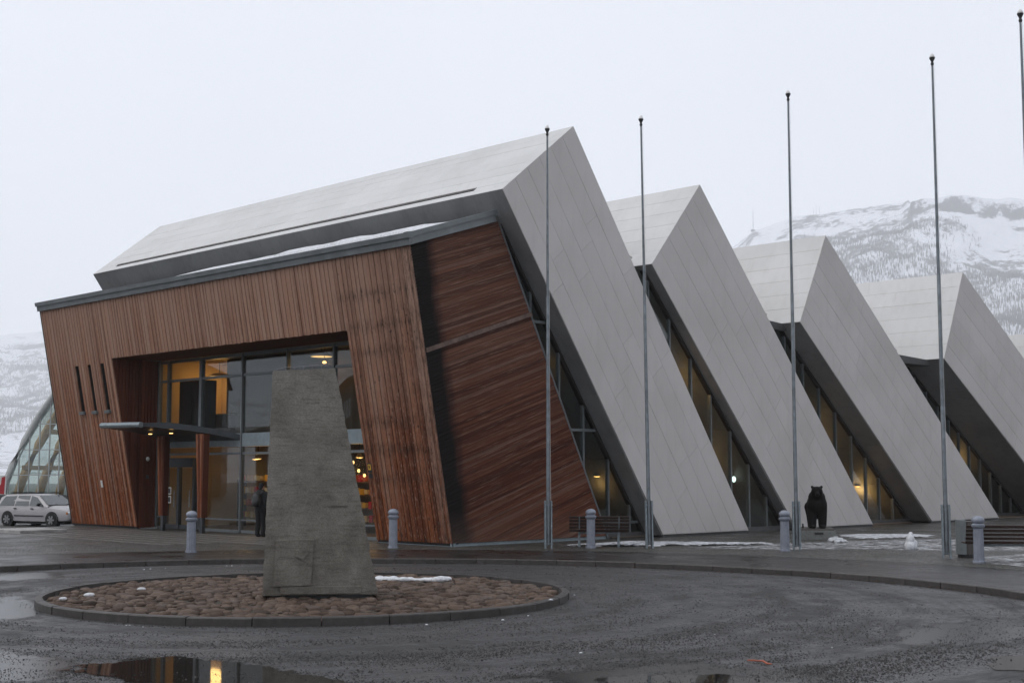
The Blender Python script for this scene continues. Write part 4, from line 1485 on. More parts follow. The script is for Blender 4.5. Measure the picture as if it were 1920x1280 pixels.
def arch_z(x):
    for (a, za), (b, zb_) in zip(full, full[1:]):
        if a <= x <= b: return za + (zb_ - za) * (x - a) / max(b - a, 1e-6)
    return 0


MB().tube([(x, 0, z) for x, z in full], 0.20, 8).build('arch_rim', M['hall_frame'], gh, True)
MB().tube([(x * 0.985, 0.1, z * 0.975 - 0.1) for x, z in full], 0.10, 8).build('arch_inner_rim', M['hall_frame'], gh, True)
xs = [-7.1 + 0.655 * k for k in range(12)] + [0.8, 2.4, 4.0, 5.6]
zs = [0.55, 2.12, 3.77, 5.45, 7.1, 8.7]
for x in xs:
    zt = arch_z(x)
    if zt > 0.6: MB().box((x, 0, (zt + 0.5) / 2), (0.06, 0.10, zt - 0.5)).build('mullion', M['hall_frame'], gh)
for z in zs:
    half = max([abs(x) for x, zz in full if zz >= z - 0.01] + [0])
    lo = [x for x in np.arange(-7.8, 0, 0.02) if arch_z(x) >= z]
    if lo: MB().box((0, 0, z), (-2 * lo[0], 0.09, 0.06)).build('transom', M['hall_frame'], gh)
gxs = [full[0][0]] + xs + [full[-1][0]]
for i in range(len(gxs) - 1):
    for j in range(len(zs) - 1):
        xa, xb = gxs[i] + 0.03, gxs[i + 1] - 0.03
        pts = []
        for x in np.linspace(xa, xb, 4): pts.append((x, min(max(arch_z(x) - 0.1, zs[j]), zs[j + 1])))
        if max(p[1] for p in pts) - zs[j] < 0.08: continue
        MB().prism([(xa, zs[j]), (xb, zs[j])] + pts[::-1], O3, X3, Z3, Y3, -0.012, 0.012).build('pane', M['hall_glass'], gh)
MB().box((0, 0.02, 0.1), (15, 0.3, 0.9)).build('base_wall', M['plinth'], gh)
for k in range(5):
    y = 2.2 + k * 4.2
    MB().tube([(x * 0.965, y, z * 0.95) for x, z in full], 0.30, 6).build('timber_rib', M['timber'], gh, True)
for z_, x_ in ((5.0, -5.1), (2.6, -6.5), (7.6, -3.2)):
    MB().box((x_, 11, z_), (0.22, 20, 0.3)).build('purlin', M['timber'], gh)
vs, fs = [], []
nf = len(full)
for y in (0.15, 22):
    vs += [(x, y, z) for x, z in full]
fs = [(k, k + 1, nf + k + 1, nf + k) for k in range(nf - 1)]
MB().add(vs, fs).build('vault_glass', M['hall_glass'], gh, True)
MB().box((0, 22.2, 4), (15, 0.2, 8)).build('back_wall', M['hall_inside'], gh)

# low wall and red sign beyond the car
p = gnd(2, 950, -0.2)
lw = MB().box((0, 0, 0.5), (9, 0.3, 1.0)).build('low_wall', M['plinth'])
b2 = CAM + (gnd(10, 950) - CAM) * V(1, 1, 0) / (((gnd(10, 950) - CAM) * V(1, 1, 0)) @ FW) * 80
lw.location = (b2[0], b2[1], -0.2); lw.rotation_euler = (0, 0, YAW - math.pi / 2)
tag(lw, 'low dark wall behind the car in front of the glass hall', 'wall')
b3 = CAM + (gnd(-6, 950) - CAM) * V(1, 1, 0) / (((gnd(-6, 950) - CAM) * V(1, 1, 0)) @ FW) * 82
rs = thing('red_sign', 'red and white sign at the far left edge behind the car', 'sign', (b3[0], b3[1], -0.2), YAW - math.pi / 2)
MB().box((0, 0, 1.55), (1.0, 0.08, 1.15)).build('board', M['white'], rs)
MB().prism([(0.02, 1.05), (0.42, 1.0), (0.46, 2.05), (0.25, 2.0), (0.22, 1.6), (0.05, 1.4)], O3, X3, Z3, Y3, -0.055, -0.045).build('red_print', M['red'], rs)
for x in (-0.4, 0.4): MB().box((x, 0.06, 0.6), (0.06, 0.06, 1.3)).build('post', M['steel'], rs)

# ================================================================ UNSEEN HOUSES (added out of frame to darken what the museum glass mirrors)
M['town_a'] = plain('unseen_house_timber', (0.06, 0.045, 0.036), 0.8)
M['town_b'] = plain('unseen_house_render', (0.085, 0.08, 0.075), 0.8)
for x, y, rz, L_, Hh, mt, lab in ((-50, 62, 0.6, 26, 10, 'town_a', 'unseen dark house added for the glass to mirror, left of the museum'), (-46, 96, 0.6, 26, 12, 'town_b', 'unseen grey house added for the glass to mirror, beyond the dark one'),
                                  (-70, 38, 0.6, 24, 9, 'town_b', 'unseen lower grey house added for the glass to mirror, left of the dark one'), (64, -44, -0.8, 30, 11, 'town_a', 'unseen dark house added for the glass to mirror, right of the forecourt'), (42, -66, -0.8, 26, 10, 'town_b', 'unseen grey house added for the glass to mirror, far right of the forecourt')):
    th_ = thing('unseen_house', lab, 'house', (x, y, -0.7), rz, 'unseen houses added for reflections')
    MB().box((0, 0, Hh / 2), (12, L_, Hh)).build('wall', M[mt], th_)
    MB().prism([(-6.5, Hh), (6.5, Hh), (0, Hh + 3.0)], O3, X3, Z3, Y3, -L_ / 2 - 0.4, L_ / 2 + 0.4).build('roof', M['plinth'], th_)
    for sx in (-1, 1):
        for zz in np.arange(1.9, Hh - 1.2, 3.0):
            for yy in np.arange(-L_ / 2 + 2, L_ / 2 - 1, 3.2):
                MB().box((sx * 6.02, yy, zz), (0.08, 1.2, 1.5)).build('window', M['car_glass'], th_)

# ================================================================ CAR
CARX, CARY = 1.38, 27.62
hd = V(0.26, -0.965)
carang = math.atan2(hd[1], hd[0])
car = thing('parked_car', 'silver estate car with black roof bars parked left of the museum', 'car', (CARX, CARY, zg(0, 27)), carang)
ST = [  # x, half width, sill z, shoulder z, top z
    (-2.30, 0.62, 0.42, 0.80, 0.86), (-2.22, 0.76, 0.30, 0.84, 0.90), (-1.9, 0.82, 0.24, 0.87, 0.93), (-1.2, 0.845, 0.20, 0.88, 0.94), (0.0, 0.845, 0.19, 0.87, 0.93),
    (0.75, 0.845, 0.19, 0.86, 0.95), (1.1, 0.84, 0.20, 0.84, 0.93), (1.6, 0.82, 0.22, 0.79, 0.86), (1.98, 0.77, 0.24, 0.72, 0.78), (2.18, 0.68, 0.26, 0.64, 0.69), (2.28, 0.52, 0.30, 0.55, 0.58)]
vs, fs = [], []
for x, hw_, z0, zs_, zt in ST:
    half = [(hw_ * 0.80, z0), (hw_ * 0.97, z0 + 0.05), (hw_, z0 + (zs_ - z0) * 0.45), (hw_ * 0.985, z0 + (zs_ - z0) * 0.8), (hw_ * 0.94, zs_), (hw_ * 0.6, zt)]
    ring = [(x, -a, b) for a, b in half] + [(x, a, b) for a, b in half[::-1]]
    vs += ring
n = 12
for i in range(len(ST) - 1):
    for k in range(n):
        fs.append((i * n + k, i * n + (k + 1) % n, (i + 1) * n + (k + 1) % n, (i + 1) * n + k))
fs += [tuple(range(n)), tuple(range((len(ST) - 1) * n, len(ST) * n))[::-1]]
body = MB().add(vs, fs).build('body', M['paint'], car, angle=38)
# cabin
CB = [(-2.12, 0.70, 0.90, 0.60, 0.97), (-1.95, 0.79, 0.90, 0.64, 1.30), (-1.75, 0.80, 0.90, 0.62, 1.40), (-0.9, 0.80, 0.90, 0.63, 1.44), (-0.1, 0.80, 0.90, 0.63, 1.43), (0.25, 0.80, 0.90, 0.62, 1.37), (0.95, 0.77, 0.90, 0.60, 0.95)]
vs, fs = [], []
for x, w0, z0, w1, z1 in CB:
    half = [(w0, z0 - 0.03), (w0 * 0.6 + w1 * 0.4, z0 + (z1 - z0) * 0.45), (w1, z1 - 0.03), (w1 * 0.85, z1)]
    vs += [(x, -a, b) for a, b in half] + [(x, a, b) for a, b in half[::-1]]
n = 8
for i in range(len(CB) - 1):
    for k in range(n):
        fs.append((i * n + k, i * n + (k + 1) % n, (i + 1) * n + (k + 1) % n, (i + 1) * n + k))
fs += [tuple(range(n)), tuple(range((len(CB) - 1) * n, len(CB) * n))[::-1]]
MB().add(vs, fs).build('cabin', M['paint'], car, angle=30)


def side_win(mb, pts, s):
    # window pane on the leaning cabin side, 6 mm proud
    vs = []
    for x, z in pts:
        t = (z - 0.90) / 0.52
        y = (0.806 - 0.185 * max(t, 0) ** 1.05) * 1.012
        vs.append((x, s * y, z))
    k = len(vs)
    vs2 = [(a, b - s * 0.03, c) for a, b, c in vs]
    return mb.add(vs + vs2, [tuple(range(k)), tuple(range(k, 2 * k))[::-1]] + [(i, (i + 1) % k, k + (i + 1) % k, k + i) for i in range(k)])


for s in (-1, 1):
    for pts in ([(-1.90, 0.93), (-1.03, 0.93), (-0.96, 1.36), (-1.66, 1.33)], [(-0.95, 0.93), (-0.14, 0.93), (-0.16, 1.37), (-0.88, 1.37)], [(-0.07, 0.93), (0.72, 0.93), (0.22, 1.30), (-0.09, 1.37)]):
        side_win(MB(), pts, s).build('side_window', M['car_glass'], car)
    for x in (-0.98, 0.02):
        MB().box((x + 0.10, s * 0.85, 0.80), (0.16, 0.04, 0.045)).build('door_handle', M['black'], car, bevel=0.01)
    MB().box((-0.05, s * 0.852, 0.48), (1.75, 0.02, 0.05)).build('rubbing_strip', M['black'], car)
    MB().ell((0.62, s * 0.93, 0.99), (0.07, 0.11, 0.075)).build('wing_mirror', M['black'], car, True)
    MB().box((-0.6, s * 0.50, 1.475), (1.9, 0.035, 0.03)).build('roof_rail', M['black'], car)
    hl = MB().box((2.13, s * 0.53, 0.615), (0.20, 0.34, 0.13), (V(math.cos(0.3), -s * math.sin(0.3), 0), V(s * math.sin(0.3), math.cos(0.3), 0), Z3)).build('headlight', M['lens'], car, bevel=0.03)
    MB().box((2.02, s * 0.715, 0.61), (0.16, 0.05, 0.10)).build('indicator', M['amber'], car, bevel=0.01)
    MB().box((-2.24, s * 0.66, 0.72), (0.10, 0.2, 0.2)).build('tail_light', M['red'], car, bevel=0.02)
for x in (-1.45, -0.75, 0.1):
    MB().box((x, 0, 1.50), (0.06, 1.16, 0.03)).build('roof_bar', M['black'], car)
# windscreen and rear window
for nm, pts in (('windscreen', [(0.945, 0.70, 0.955), (0.945, -0.70, 0.955), (0.285, -0.56, 1.365), (0.285, 0.56, 1.365)]), ('rear_window', [(-2.128, 0.6, 1.0), (-2.128, -0.6, 1.0), (-1.965, -0.55, 1.30), (-1.965, 0.55, 1.30)])):
    v0 = [V(*p) + (V(0.025, 0, 0.02) if nm == 'windscreen' else V(-0.02, 0, 0.01)) for p in pts]
    v1 = [V(*p) for p in pts]
    MB().add(v0 + v1, [(0, 1, 2, 3), (7, 6, 5, 4)] + [(i, (i + 1) % 4, 4 + (i + 1) % 4, 4 + i) for i in range(4)]).build(nm, M['car_glass'], car)
for y in (-0.4, 0.25): MB().tube([(0.98, y, 0.975), (0.86, y + 0.42, 1.03)], 0.012, 6).build('wiper', M['black'], car)
MB().box((2.245, 0, 0.53), (0.07, 0.62, 0.10)).build('grille', M['black'], car, bevel=0.01)
MB().box((2.235, 0, 0.345), (0.09, 0.9, 0.11)).build('bumper_intake', M['black'], car, bevel=0.02)
MB().box((0, 0, 0.17), (3.8, 1.3, 0.1)).build('underbody', M['black'], car)
for x in (-1.33, 1.29):
    for s in (-1, 1):
        MB().tube([(x, s * 0.60, 0.33), (x, s * 0.851, 0.33)], 0.355, 24).build('wheel_arch', M['black'], car)
        wh = bpy.data.objects.new('wheel', None); COL.objects.link(wh); wh.parent = car; wh.location = (x, s * 0.77, 0.31)
        MB().tube([(0, -0.09, 0), (0, -0.075, 0), (0, 0.075, 0), (0, 0.10, 0)], [0.28, 0.31, 0.31, 0.27], 26).build('tyre', M['tyre'], wh)
        MB().tube([(0, s * 0.06, 0), (0, s * 0.106, 0)], [0.20, 0.195], 22).build('rim', M['black'], wh)
        for k in range(6):
            q = k * math.pi / 3
            MB().box((0.10 * math.cos(q), s * 0.112, 0.10 * math.sin(q)), (0.19, 0.02, 0.075), (V(math.cos(q), 0, math.sin(q)), Y3, V(-math.sin(q), 0, math.cos(q)))).build('rim_spoke', M['rim'], wh)
car.scale = (1.04, 1.0, 0.95)

# ================================================================ MONUMENT
mo = gnd(600, 1117, 0.03)
ml, mr = gnd(493, 1119, 0.03), gnd(706, 1116, 0.03)
ang = math.atan2((mr - ml)[1], (mr - ml)[0])
mw = np.linalg.norm(mr - ml)
mon = thing('concrete_monument', 'tall tapering grey concrete monument standing on the cobbled island', 'monument', tuple((ml + mr) / 2 * V(1, 1, 0) + V(0, 0, 0.02)), ang)
H = 3.76
dep = 0.85
bx0, bx1 = -mw / 2, mw / 2
tx0, tx1 = -mw / 2 + 0.105, mw / 2 - 0.75
nx, nz_, = 22, 44
bmv = []
vs, fs = [], []
# front and back faces as jittered grids for a cast, uneven surface
for face in (0, 1):
    for j in range(nz_ + 1):
        t = j / nz_
        for i in range(nx + 1):
            s = i / nx
            x = (bx0 + (bx1 - bx0) * s) * (1 - t) + (tx0 + (tx1 - tx0) * s) * t
            zt = H + 0.06 * s
            z = 0.07 + (zt - 0.07) * t
            y = (-dep / 2 if face == 0 else dep / 2) * (1 - 0.12 * t) + 0.014 * fbm(x * 3.0, z * 3.0, face * 5, 4)
            ex = 0.022 * fbm(z * 5, face * 3.0 + s, 2, 3) if i in (0, nx) else 0
            vs.append((x + ex, y, z + (0.02 * fbm(x * 5, 1, 1, 3) if j == nz_ else 0)))
w1 = nx + 1
off = (nx + 1) * (nz_ + 1)
for j in range(nz_):
    for i in range(nx):
        a = j * w1 + i
        fs.append((a, a + 1, a + 1 + w1, a + w1)); fs.append((off + a + 1, off + a, off + a + w1, off + a + 1 + w1))
    for i in (0, nx):
        a = j * w1 + i
        fs.append((a, a + w1, off + a + w1, off + a) if i == 0 else (a + w1, a, off + a, off + a + w1))
for j in (0, nz_):
    for i in range(nx):
        a = j * w1 + i
        fs.append((a, off + a, off + a + 1, a + 1))
MB().add(vs, fs).build('shaft', M['concrete'], mon, angle=40)
MB().box((-0.55 + 0.10, -dep / 2 - 0.014, 0.60), (0.62, 0.05, 0.76), (V(1, 0, 0.02), Y3, V(0.05, 0, 1))).build('cast_panel', M['concrete'], mon, bevel=0.008)
MB().prism([(-0.36, 0.66), (-0.22, 0.60), (-0.14, 0.70), (-0.17, 0.76), (-0.21, 0.71), (-0.27, 0.77), (-0.34, 0.74)], V(-0.08, -dep / 2 - 0.038, 0.05), X3, Z3, Y3, -0.025, 0.0).build('cast_emblem', M['concrete'], mon)
MB().box((0.0, -dep / 2 - 0.005, 0.15), (mw * 0.70, 0.045, 0.13)).build('foot_ledge', M['concrete'], mon, bevel=0.01)
MB().box((0.22, -dep / 2 + 0.020, 1.62), (0.40, 0.03, 0.20)).build('repair_patch', M['concrete'], mon)
MB().box((0, 0.03, 0.02), (mw * 0.86, dep * 0.8, 0.16)).build('recessed_base', M['plinth'], mon)
wr = MB()
xa, xb = tx0 + 0.05, tx1 - 0.08
pts = [(xa, -0.15, H + 0.03)]
for k in range(6): pts.append((xa + (xb - xa) * (k + 1) / 6, -0.15 + 0.03 * (k % 2), H + 0.075 + 0.012 * k))
wr.tube(pts, 0.008, 5)
for k in range(1, 6): wr.tube([(pts[k][0], pts[k][1], H - 0.02), pts[k]], 0.008, 5)
wr.build('top_wire', M['twig'], mon)

# ================================================================ STREET FURNITURE
bt = thing('bollard', 'pale grey bollard left of the monument before the entrance', 'bollard', (0, 0, 0), 0, 'bollards along the pavement')
MB().lathe([(0.150, 0.0), (0.150, 0.04), (0.125, 0.05), (0.118, 0.78), (0.118, 0.80)], n=24, flute=0.09).build('post', M['bollard'], bt, angle=50)
MB().lathe([(0.085, 0.79), (0.14, 0.82), (0.155, 0.85), (0.155, 0.885), (0.13, 0.90), (0.115, 0.915), (0.11, 0.92)], n=24).build('collar', M['bollard'], bt, angle=50)
MB().lathe([(0.10, 0.91)] + [(0.148 * math.sin(a), 0.985 - 0.105 * math.cos(a)) for a in np.linspace(0.75, 3.05, 10)], n=24).build('ball_head', M['bollard'], bt, True)
BOL = [((358, 1035), None), ((737, 1027), 'pale grey bollard before the wooden pier right of the monument'), ((1108, 1027), 'pale grey bollard in front of the first park bench'),
       ((1472, 1033), 'pale grey bollard left of the flagpole near the bear statue'), ((1836, 1055), 'pale grey bollard between litter bin and rightmost bench')]
for i, (px, lab) in enumerate(BOL):
    o = bt if i == 0 else copy_tree(bt)
    if lab: o['label'] = lab
    o.location = tuple(gnd(*px)); o.rotation_euler = (0, 0, i * 0.7)

FL = [((1.33, -2.48), 11.86, 'flagpole in front of the wooden side wall'), ((3.32, -4.45), 12.14, 'flagpole at the foot of the first white slab'), ((5.55, -7.76), 12.66, 'flagpole beside the bear statue'),
      ((5.01, -12.42), 12.56, 'flagpole beside the litter bin'), ((2.9, -15.7), 12.4, 'flagpole cut off by the right edge of the picture')]
for (x, y), h, lab in FL:
    fp = thing('flagpole', 'tall bare steel ' + lab, 'flagpole', (x, y, 0), YAW - math.pi / 2 + random.uniform(-0.25, 0.25), 'flagpoles along the forecourt')
    if 'foot of the first' in lab: fp.rotation_euler[1] = -0.011
    for s in (-1, 1):
        MB().box((s * 0.082, 0, 0.66), (0.040, 0.13, 1.32)).build('bracket_channel', M['steel'], fp, bevel=0.006)
        MB().box((s * 0.106, 0, 0.66), (0.010, 0.07, 1.30)).build('bracket_web', M['steel'], fp)
    for z in (0.14, 1.20): MB().tube([(-0.12, -0.03, z), (0.12, -0.03, z)], 0.016, 8).build('pivot_bolt', M['steel'], fp)
    MB().tube([(0, 0, 0.10), (0, 0, 3.7), (0, 0, 3.72)], [0.054, 0.052, 0.046], 14).build('pole_lower', M['pole'], fp, angle=40)
    MB().tube([(0, 0, 3.70), (0, 0, 7.0), (0, 0, 7.02)], [0.047, 0.045, 0.038], 14).build('pole_middle', M['pole'], fp, angle=40)
    MB().tube([(0, 0, 7.0), (0, 0, h - 0.2)], [0.039, 0.026], 12).build('pole_upper', M['pole'], fp, angle=40)
    MB().lathe([(0.03, h - 0.24), (0.044, h - 0.2), (0.03, h - 0.16), (0.03, h - 0.14), (0.070, h - 0.06), (0.074, h - 0.04)], n=14).build('finial_cup', M['black'], fp, True)
    MB().lathe([(0.072, h - 0.04), (0.058, h + 0.0), (0.03, h + 0.05), (0.008, h + 0.075)], n=14).build('finial_cap', M['white'], fp, True)
    MB().tube([(0.07, -0.03, 1.3), (0.052, -0.02, 4), (0.04, -0.02, h - 0.25)], 0.004, 5).build('halyard', M['white'], fp)


def bench(label, loc, rz, Lb):
    b = thing('park_bench', label, 'bench', loc, rz, 'slatted park benches on the forecourt')
    # local +y = the way the sitter faces; the back is at -y
    for k in range(5):
        z = 0.47 + k * 0.092; y = -0.22 - k * 0.035
        MB().box((0, y, z), (Lb, 0.03, 0.074), (X3, V(0, math.cos(0.36), math.sin(0.36)), V(0, -math.sin(0.36), math.cos(0.36)))).build('back_slat', M['wood_dark'], b, bevel=0.006)
    for k in range(4):
        MB().box((0, -0.14 + k * 0.115, 0.452), (Lb, 0.095, 0.034)).build('seat_slat', M['wood_dark'], b, bevel=0.006)
    for s in (-1, 1):
        x = s * Lb * 0.33
        MB().box((x, 0.02, 0.20), (0.07, 0.07, 0.42)).build('leg', M['steel'], b, bevel=0.006)
        MB().box((x, 0.04, 0.418), (0.06, 0.46, 0.035)).build('seat_bearer', M['steel'], b)
        MB().tube([(x, -0.17, 0.42), (x, -0.26, 0.55), (x, -0.375, 0.86)], 0.02, 6).build('back_bracket', M['steel'], b)
    MB().box((0, 0.02, 0.392), (Lb * 0.70, 0.05, 0.05)).build('rail', M['steel'], b, bevel=0.006)
    return b


p = gnd(1123, 1025)
bench('dark slatted bench in front of the wooden side wall', (p[0], p[1], 0), YAW - math.pi / 2 - 0.03, 1.68)
p = gnd(1884, 1054)
bench('dark slatted bench cut off by the right edge', (p[0] + 0.1, p[1] + 0.05, 0), YAW - math.pi / 2 - 0.12, 1.85)

p = gnd(1811, 1045)
bn = thing('litter_bin', 'round steel litter bin between the flagpole and the right-hand bench', 'bin', (p[0], p[1], 0), YAW - math.pi / 2)
arc = [(0.23 * math.cos(a), 0.23 * math.sin(a)) for a in np.linspace(R(88), R(258), 18)]
MB().prism(arc, O3, X3, Y3, Z3, 0.09, 0.93).build('steel_shell', M['bin'], bn)
arc = [(0.215 * math.cos(a), 0.215 * math.sin(a)) for a in np.linspace(R(-100), R(86), 16)]
MB().prism(arc, O3, X3, Y3, Z3, 0.09, 0.90).build('door_shell', M['bin_brown'], bn)
MB().box((0.15, -0.15, 0.80), (0.12, 0.12, 0.10), (V(0.7, -0.7, 0), V(0.7, 0.7, 0), Z3)).build('slot', M['black'], bn)
MB().lathe([(0.19, 0.0), (0.19, 0.09)], n=20).build('foot', M['black'], bn)

# ---- bear statue
p = gnd(1533, 1010)
br = thing('bear_statue', 'dark bear statue standing on a low grey stone plinth', 'statue', (p[0], p[1], 0.0), YAW - math.pi / 2 - 0.17)
MB().box((-0.0, 0.30, 0.14), (1.08, 1.75, 0.30)).build('plinth', M['stone_base'], br, bevel=0.01)
MB().box((-0.0, 0.30, 0.315), (1.0, 1.68, 0.05)).build('plinth_cap', M['bin_brown'], br, bevel=0.006)
MB().box((0.02, -0.585, 0.2), (0.27, 0.012, 0.06)).build('plaque', M['black'], br)
bz = 0.34
bb = MB()


def cap(mb, pts, rs):
    for (a, ra), (b, rb) in zip(zip(pts, rs), list(zip(pts, rs))[1:]):
        mb.tube([a, b], [ra, rb], 14)
    for a, ra in zip(pts, rs): mb.ell(a, (ra, ra, ra))


# facing the viewer (-y); head high, rump behind
bb.ell((0, 0.55, 0.86 + bz), (0.37, 0.62, 0.40)).ell((0, 0.05, 0.86 + bz), (0.405, 0.42, 0.44)).ell((0, 0.95, 0.80 + bz), (0.36, 0.38, 0.40))
bb.ell((0, -0.02, 1.10 + bz), (0.345, 0.32, 0.32))
cap(bb, [(0, 0.0, 1.10 + bz), (0.0, -0.22, 1.30 + bz)], [0.29, 0.24])
bb.ell((0.0, -0.27, 1.34 + bz), (0.235, 0.21, 0.195))
cap(bb, [(0, -0.38, 1.30 + bz), (0, -0.56, 1.23 + bz)], [0.11, 0.075])
for s in (-1, 1):
    bb.ell((s * 0.185, -0.20, 1.51 + bz), (0.062, 0.04, 0.068))
    cap(bb, [(s * 0.20, 0.02, 0.85 + bz), (s * 0.20, -0.06, 0.45 + bz), (s * 0.195, -0.08, 0.12 + bz)], [0.21, 0.185, 0.165])
    bb.ell((s * 0.19, -0.15, 0.06 + bz), (0.15, 0.19, 0.075))
    cap(bb, [(s * 0.24, 0.98, 0.75 + bz), (s * 0.24, 1.02, 0.42 + bz), (s * 0.23, 0.95, 0.12 + bz)], [0.22, 0.14, 0.11])
    bb.ell((s * 0.23, 0.87, 0.06 + bz), (0.12, 0.2, 0.07))
bb.ell((0, 1.30, 0.85 + bz), (0.06, 0.08, 0.09))
bo = blob(bb, 'bear', M['bronze'], br, 0.03, 5)
bo.scale = (0.80, 0.86, 0.86); bo.location = (0, 0, bz * 0.14)
cu = MB()
cu.ell((-0.46, -0.38, 0.40), (0.035, 0.035, 0.06)).ell((-0.46, -0.38, 0.475), (0.035, 0.03, 0.03))
blob(cu, 'small_ornament', M['black'], br, 0.012, 3)

# ---- person at the door, seen from behind
p = gnd(488, 1006)
pe = thing('person', 'person in dark jacket with a backpack standing at the entrance glass', 'person', (p[0], p[1], 0.0), YAW - math.pi / 2 - 0.5)
b = MB()
cap(b, [(0, 0, 0.98), (0, 0.01, 1.15), (0, 0.0, 1.36)], [0.155, 0.15, 0.16])
b.ell((0, 0, 1.40), (0.215, 0.12, 0.10)).ell((0, 0.0, 0.97), (0.175, 0.125, 0.13))
cap(b, [(0, 0, 1.40), (0, 0.02, 1.53)], [0.065, 0.058])
b.ell((0.0, 0.05, 1.63), (0.078, 0.10, 0.118))
b.ell((0.0, 0.15, 1.615), (0.016, 0.025, 0.022))
for s in (-1, 1):
    b.ell((s * 0.08, 0.04, 1.62), (0.015, 0.025, 0.032))
    cap(b, [(s * 0.20, 0, 1.39), (s * 0.245, -0.02, 1.13), (s * 0.20, 0.12, 0.93)], [0.072, 0.058, 0.045])
    cap(b, [(s * 0.20, 0.12, 0.93), (s * 0.17, 0.19, 0.87)], [0.036, 0.032])
    for k in range(4):
        cap(b, [(s * (0.155 + 0.018 * k), 0.20, 0.86 - 0.006 * k), (s * (0.145 + 0.016 * k), 0.245, 0.83), (s * (0.14 + 0.015 * k), 0.24, 0.80 - 0.004 * k)], [0.010, 0.009, 0.008])
    cap(b, [(s * 0.15, 0.20, 0.885), (s * 0.125, 0.23, 0.865)], [0.011, 0.009])
    cap(b, [(s * 0.095, 0, 0.93), (s * 0.11 , 0.02, 0.50), (s * 0.115, -0.02, 0.10)], [0.098, 0.066, 0.048])
    b.ell((s * 0.12, 0.06, 0.045), (0.05, 0.13, 0.045))
blob(b, 'body', M['skin'], pe, 0.016, 3)
jk = MB()
cap(jk, [(0, 0, 0.93), (0, 0.01, 1.15), (0, 0.0, 1.37)], [0.19, 0.18, 0.18])
jk.ell((0, 0, 1.41), (0.24, 0.145, 0.11)).ell((0, 0, 1.47), (0.10, 0.10, 0.06))
for s in (-1, 1):
    cap(jk, [(s * 0.20, 0, 1.39), (s * 0.25, -0.02, 1.13), (s * 0.205, 0.11, 0.945)], [0.092, 0.078, 0.066])
blob(jk, 'jacket', M['jacket'], pe, 0.02, 3)
tr_ = MB()
for s in (-1, 1): cap(tr_, [(s * 0.095, 0, 0.93), (s * 0.11, 0.02, 0.50), (s * 0.115, -0.02, 0.09)], [0.118, 0.088, 0.075]); tr_.ell((s * 0.12, 0.06, 0.05), (0.058, 0.14, 0.055))
blob(tr_, 'trousers', M['trousers'], pe, 0.02, 3)
hr = MB(); hr.ell((0.0, 0.02, 1.665), (0.09, 0.105, 0.10)).ell((0, -0.04, 1.60), (0.075, 0.05, 0.08))
blob(hr, 'hair', M['jacket'], pe, 0.015, 3)
bpk = thing('backpack', 'dark backpack on the back of the person at the entrance', 'backpack', (p[0], p[1], 0), YAW - math.pi / 2 - 0.5)
bk = MB(); bk.ell((0, -0.24, 1.20), (0.17, 0.12, 0.24)).ell((0, -0.32, 1.12), (0.12, 0.06, 0.12))
blob(bk, 'bag', M['black'], bpk, 0.02, 4)
for s in (-1, 1): MB().tube([(s * 0.11, -0.16, 1.40), (s * 0.12, -0.02, 1.54), (s * 0.13, 0.17, 1.38), (s * 0.15, 0.10, 1.1)], 0.016, 6).build('strap', M['black'], bpk)

# ---- concrete slab on the forecourt, left
c0, c1, c2 = gnd(38, 994.5, 0.11), gnd(113, 991, 0.11), gnd(0, 992, 0.11)
cs = MB().box(((c0[0] + c1[0]) / 2, c0[1] + 1.1, 0.06), (c1[0] - c0[0], 2.2, 0.11)).build('concrete_slab', M['slab'], None, bevel=0.01)
tag(cs, 'flat pale concrete slab lying on the cobbles before the car', 'slab')

# ---- snow


def snow(px, h, lab, mat='snow_patch', z=0.006, jag=0.15, seed=0):
    o = sheet('snow_patch', [gnd(u, v, 0) for u, v in px], z, M[mat], jag, 5, h, seed)
    return tag(o, lab, 'snow', kind='stuff')


snow([(1040, 1024), (1100, 1020), (1150, 1016), (1200, 1017), (1260, 1020), (1330, 1019), (1460, 1019.5), (1460, 1022), (1330, 1023), (1230, 1024), (1150, 1025)], 0.10, 'long snow ridge behind the bench at the foot of the first slab', seed=2)
snow([(1560, 1004), (1610, 1001), (1690, 1002), (1760, 1003), (1750, 1007), (1660, 1009), (1600, 1011)], 0.06, 'snow patch right of the bear statue by the wall', seed=4)
snow([(1548, 1015), (1562, 1010), (1580, 1012), (1592, 1017), (1570, 1019)], 0.16, 'small snow heap at the foot of the bear plinth', seed=5)
snow([(1290, 1026), (1420, 1021), (1600, 1013), (1800, 1010), (1925, 1018), (1930, 1032), (1760, 1032), (1600, 1029), (1420, 1030)], 0.015, 'thin trodden slush over the cobbles by the bear statue', 'slush', 0.008, 0.1, 8)
snow([(1830, 1045), (1925, 1038), (1990, 1045), (1990, 1068), (1920, 1062), (1850, 1056)], 0.012, 'slush under the right-hand bench', 'slush', 0.008, 0.08, 11)
p = gnd(1708, 1030)
sb = MB()
sb.ell((0, 0, 0.10), (0.20, 0.17, 0.17)).ell((-0.02, 0, 0.27), (0.13, 0.12, 0.15)).ell((0.01, 0.0, 0.40), (0.075, 0.07, 0.09)).ell((0.08, -0.03, 0.16), (0.12, 0.12, 0.13))
o = blob(sb, 'snow_lump', M['snow'], None, 0.025, 3)
o.location = (p[0], p[1], 0)
tag(o, 'small upright lump of snow on the forecourt beyond the kerb', 'snow lump')
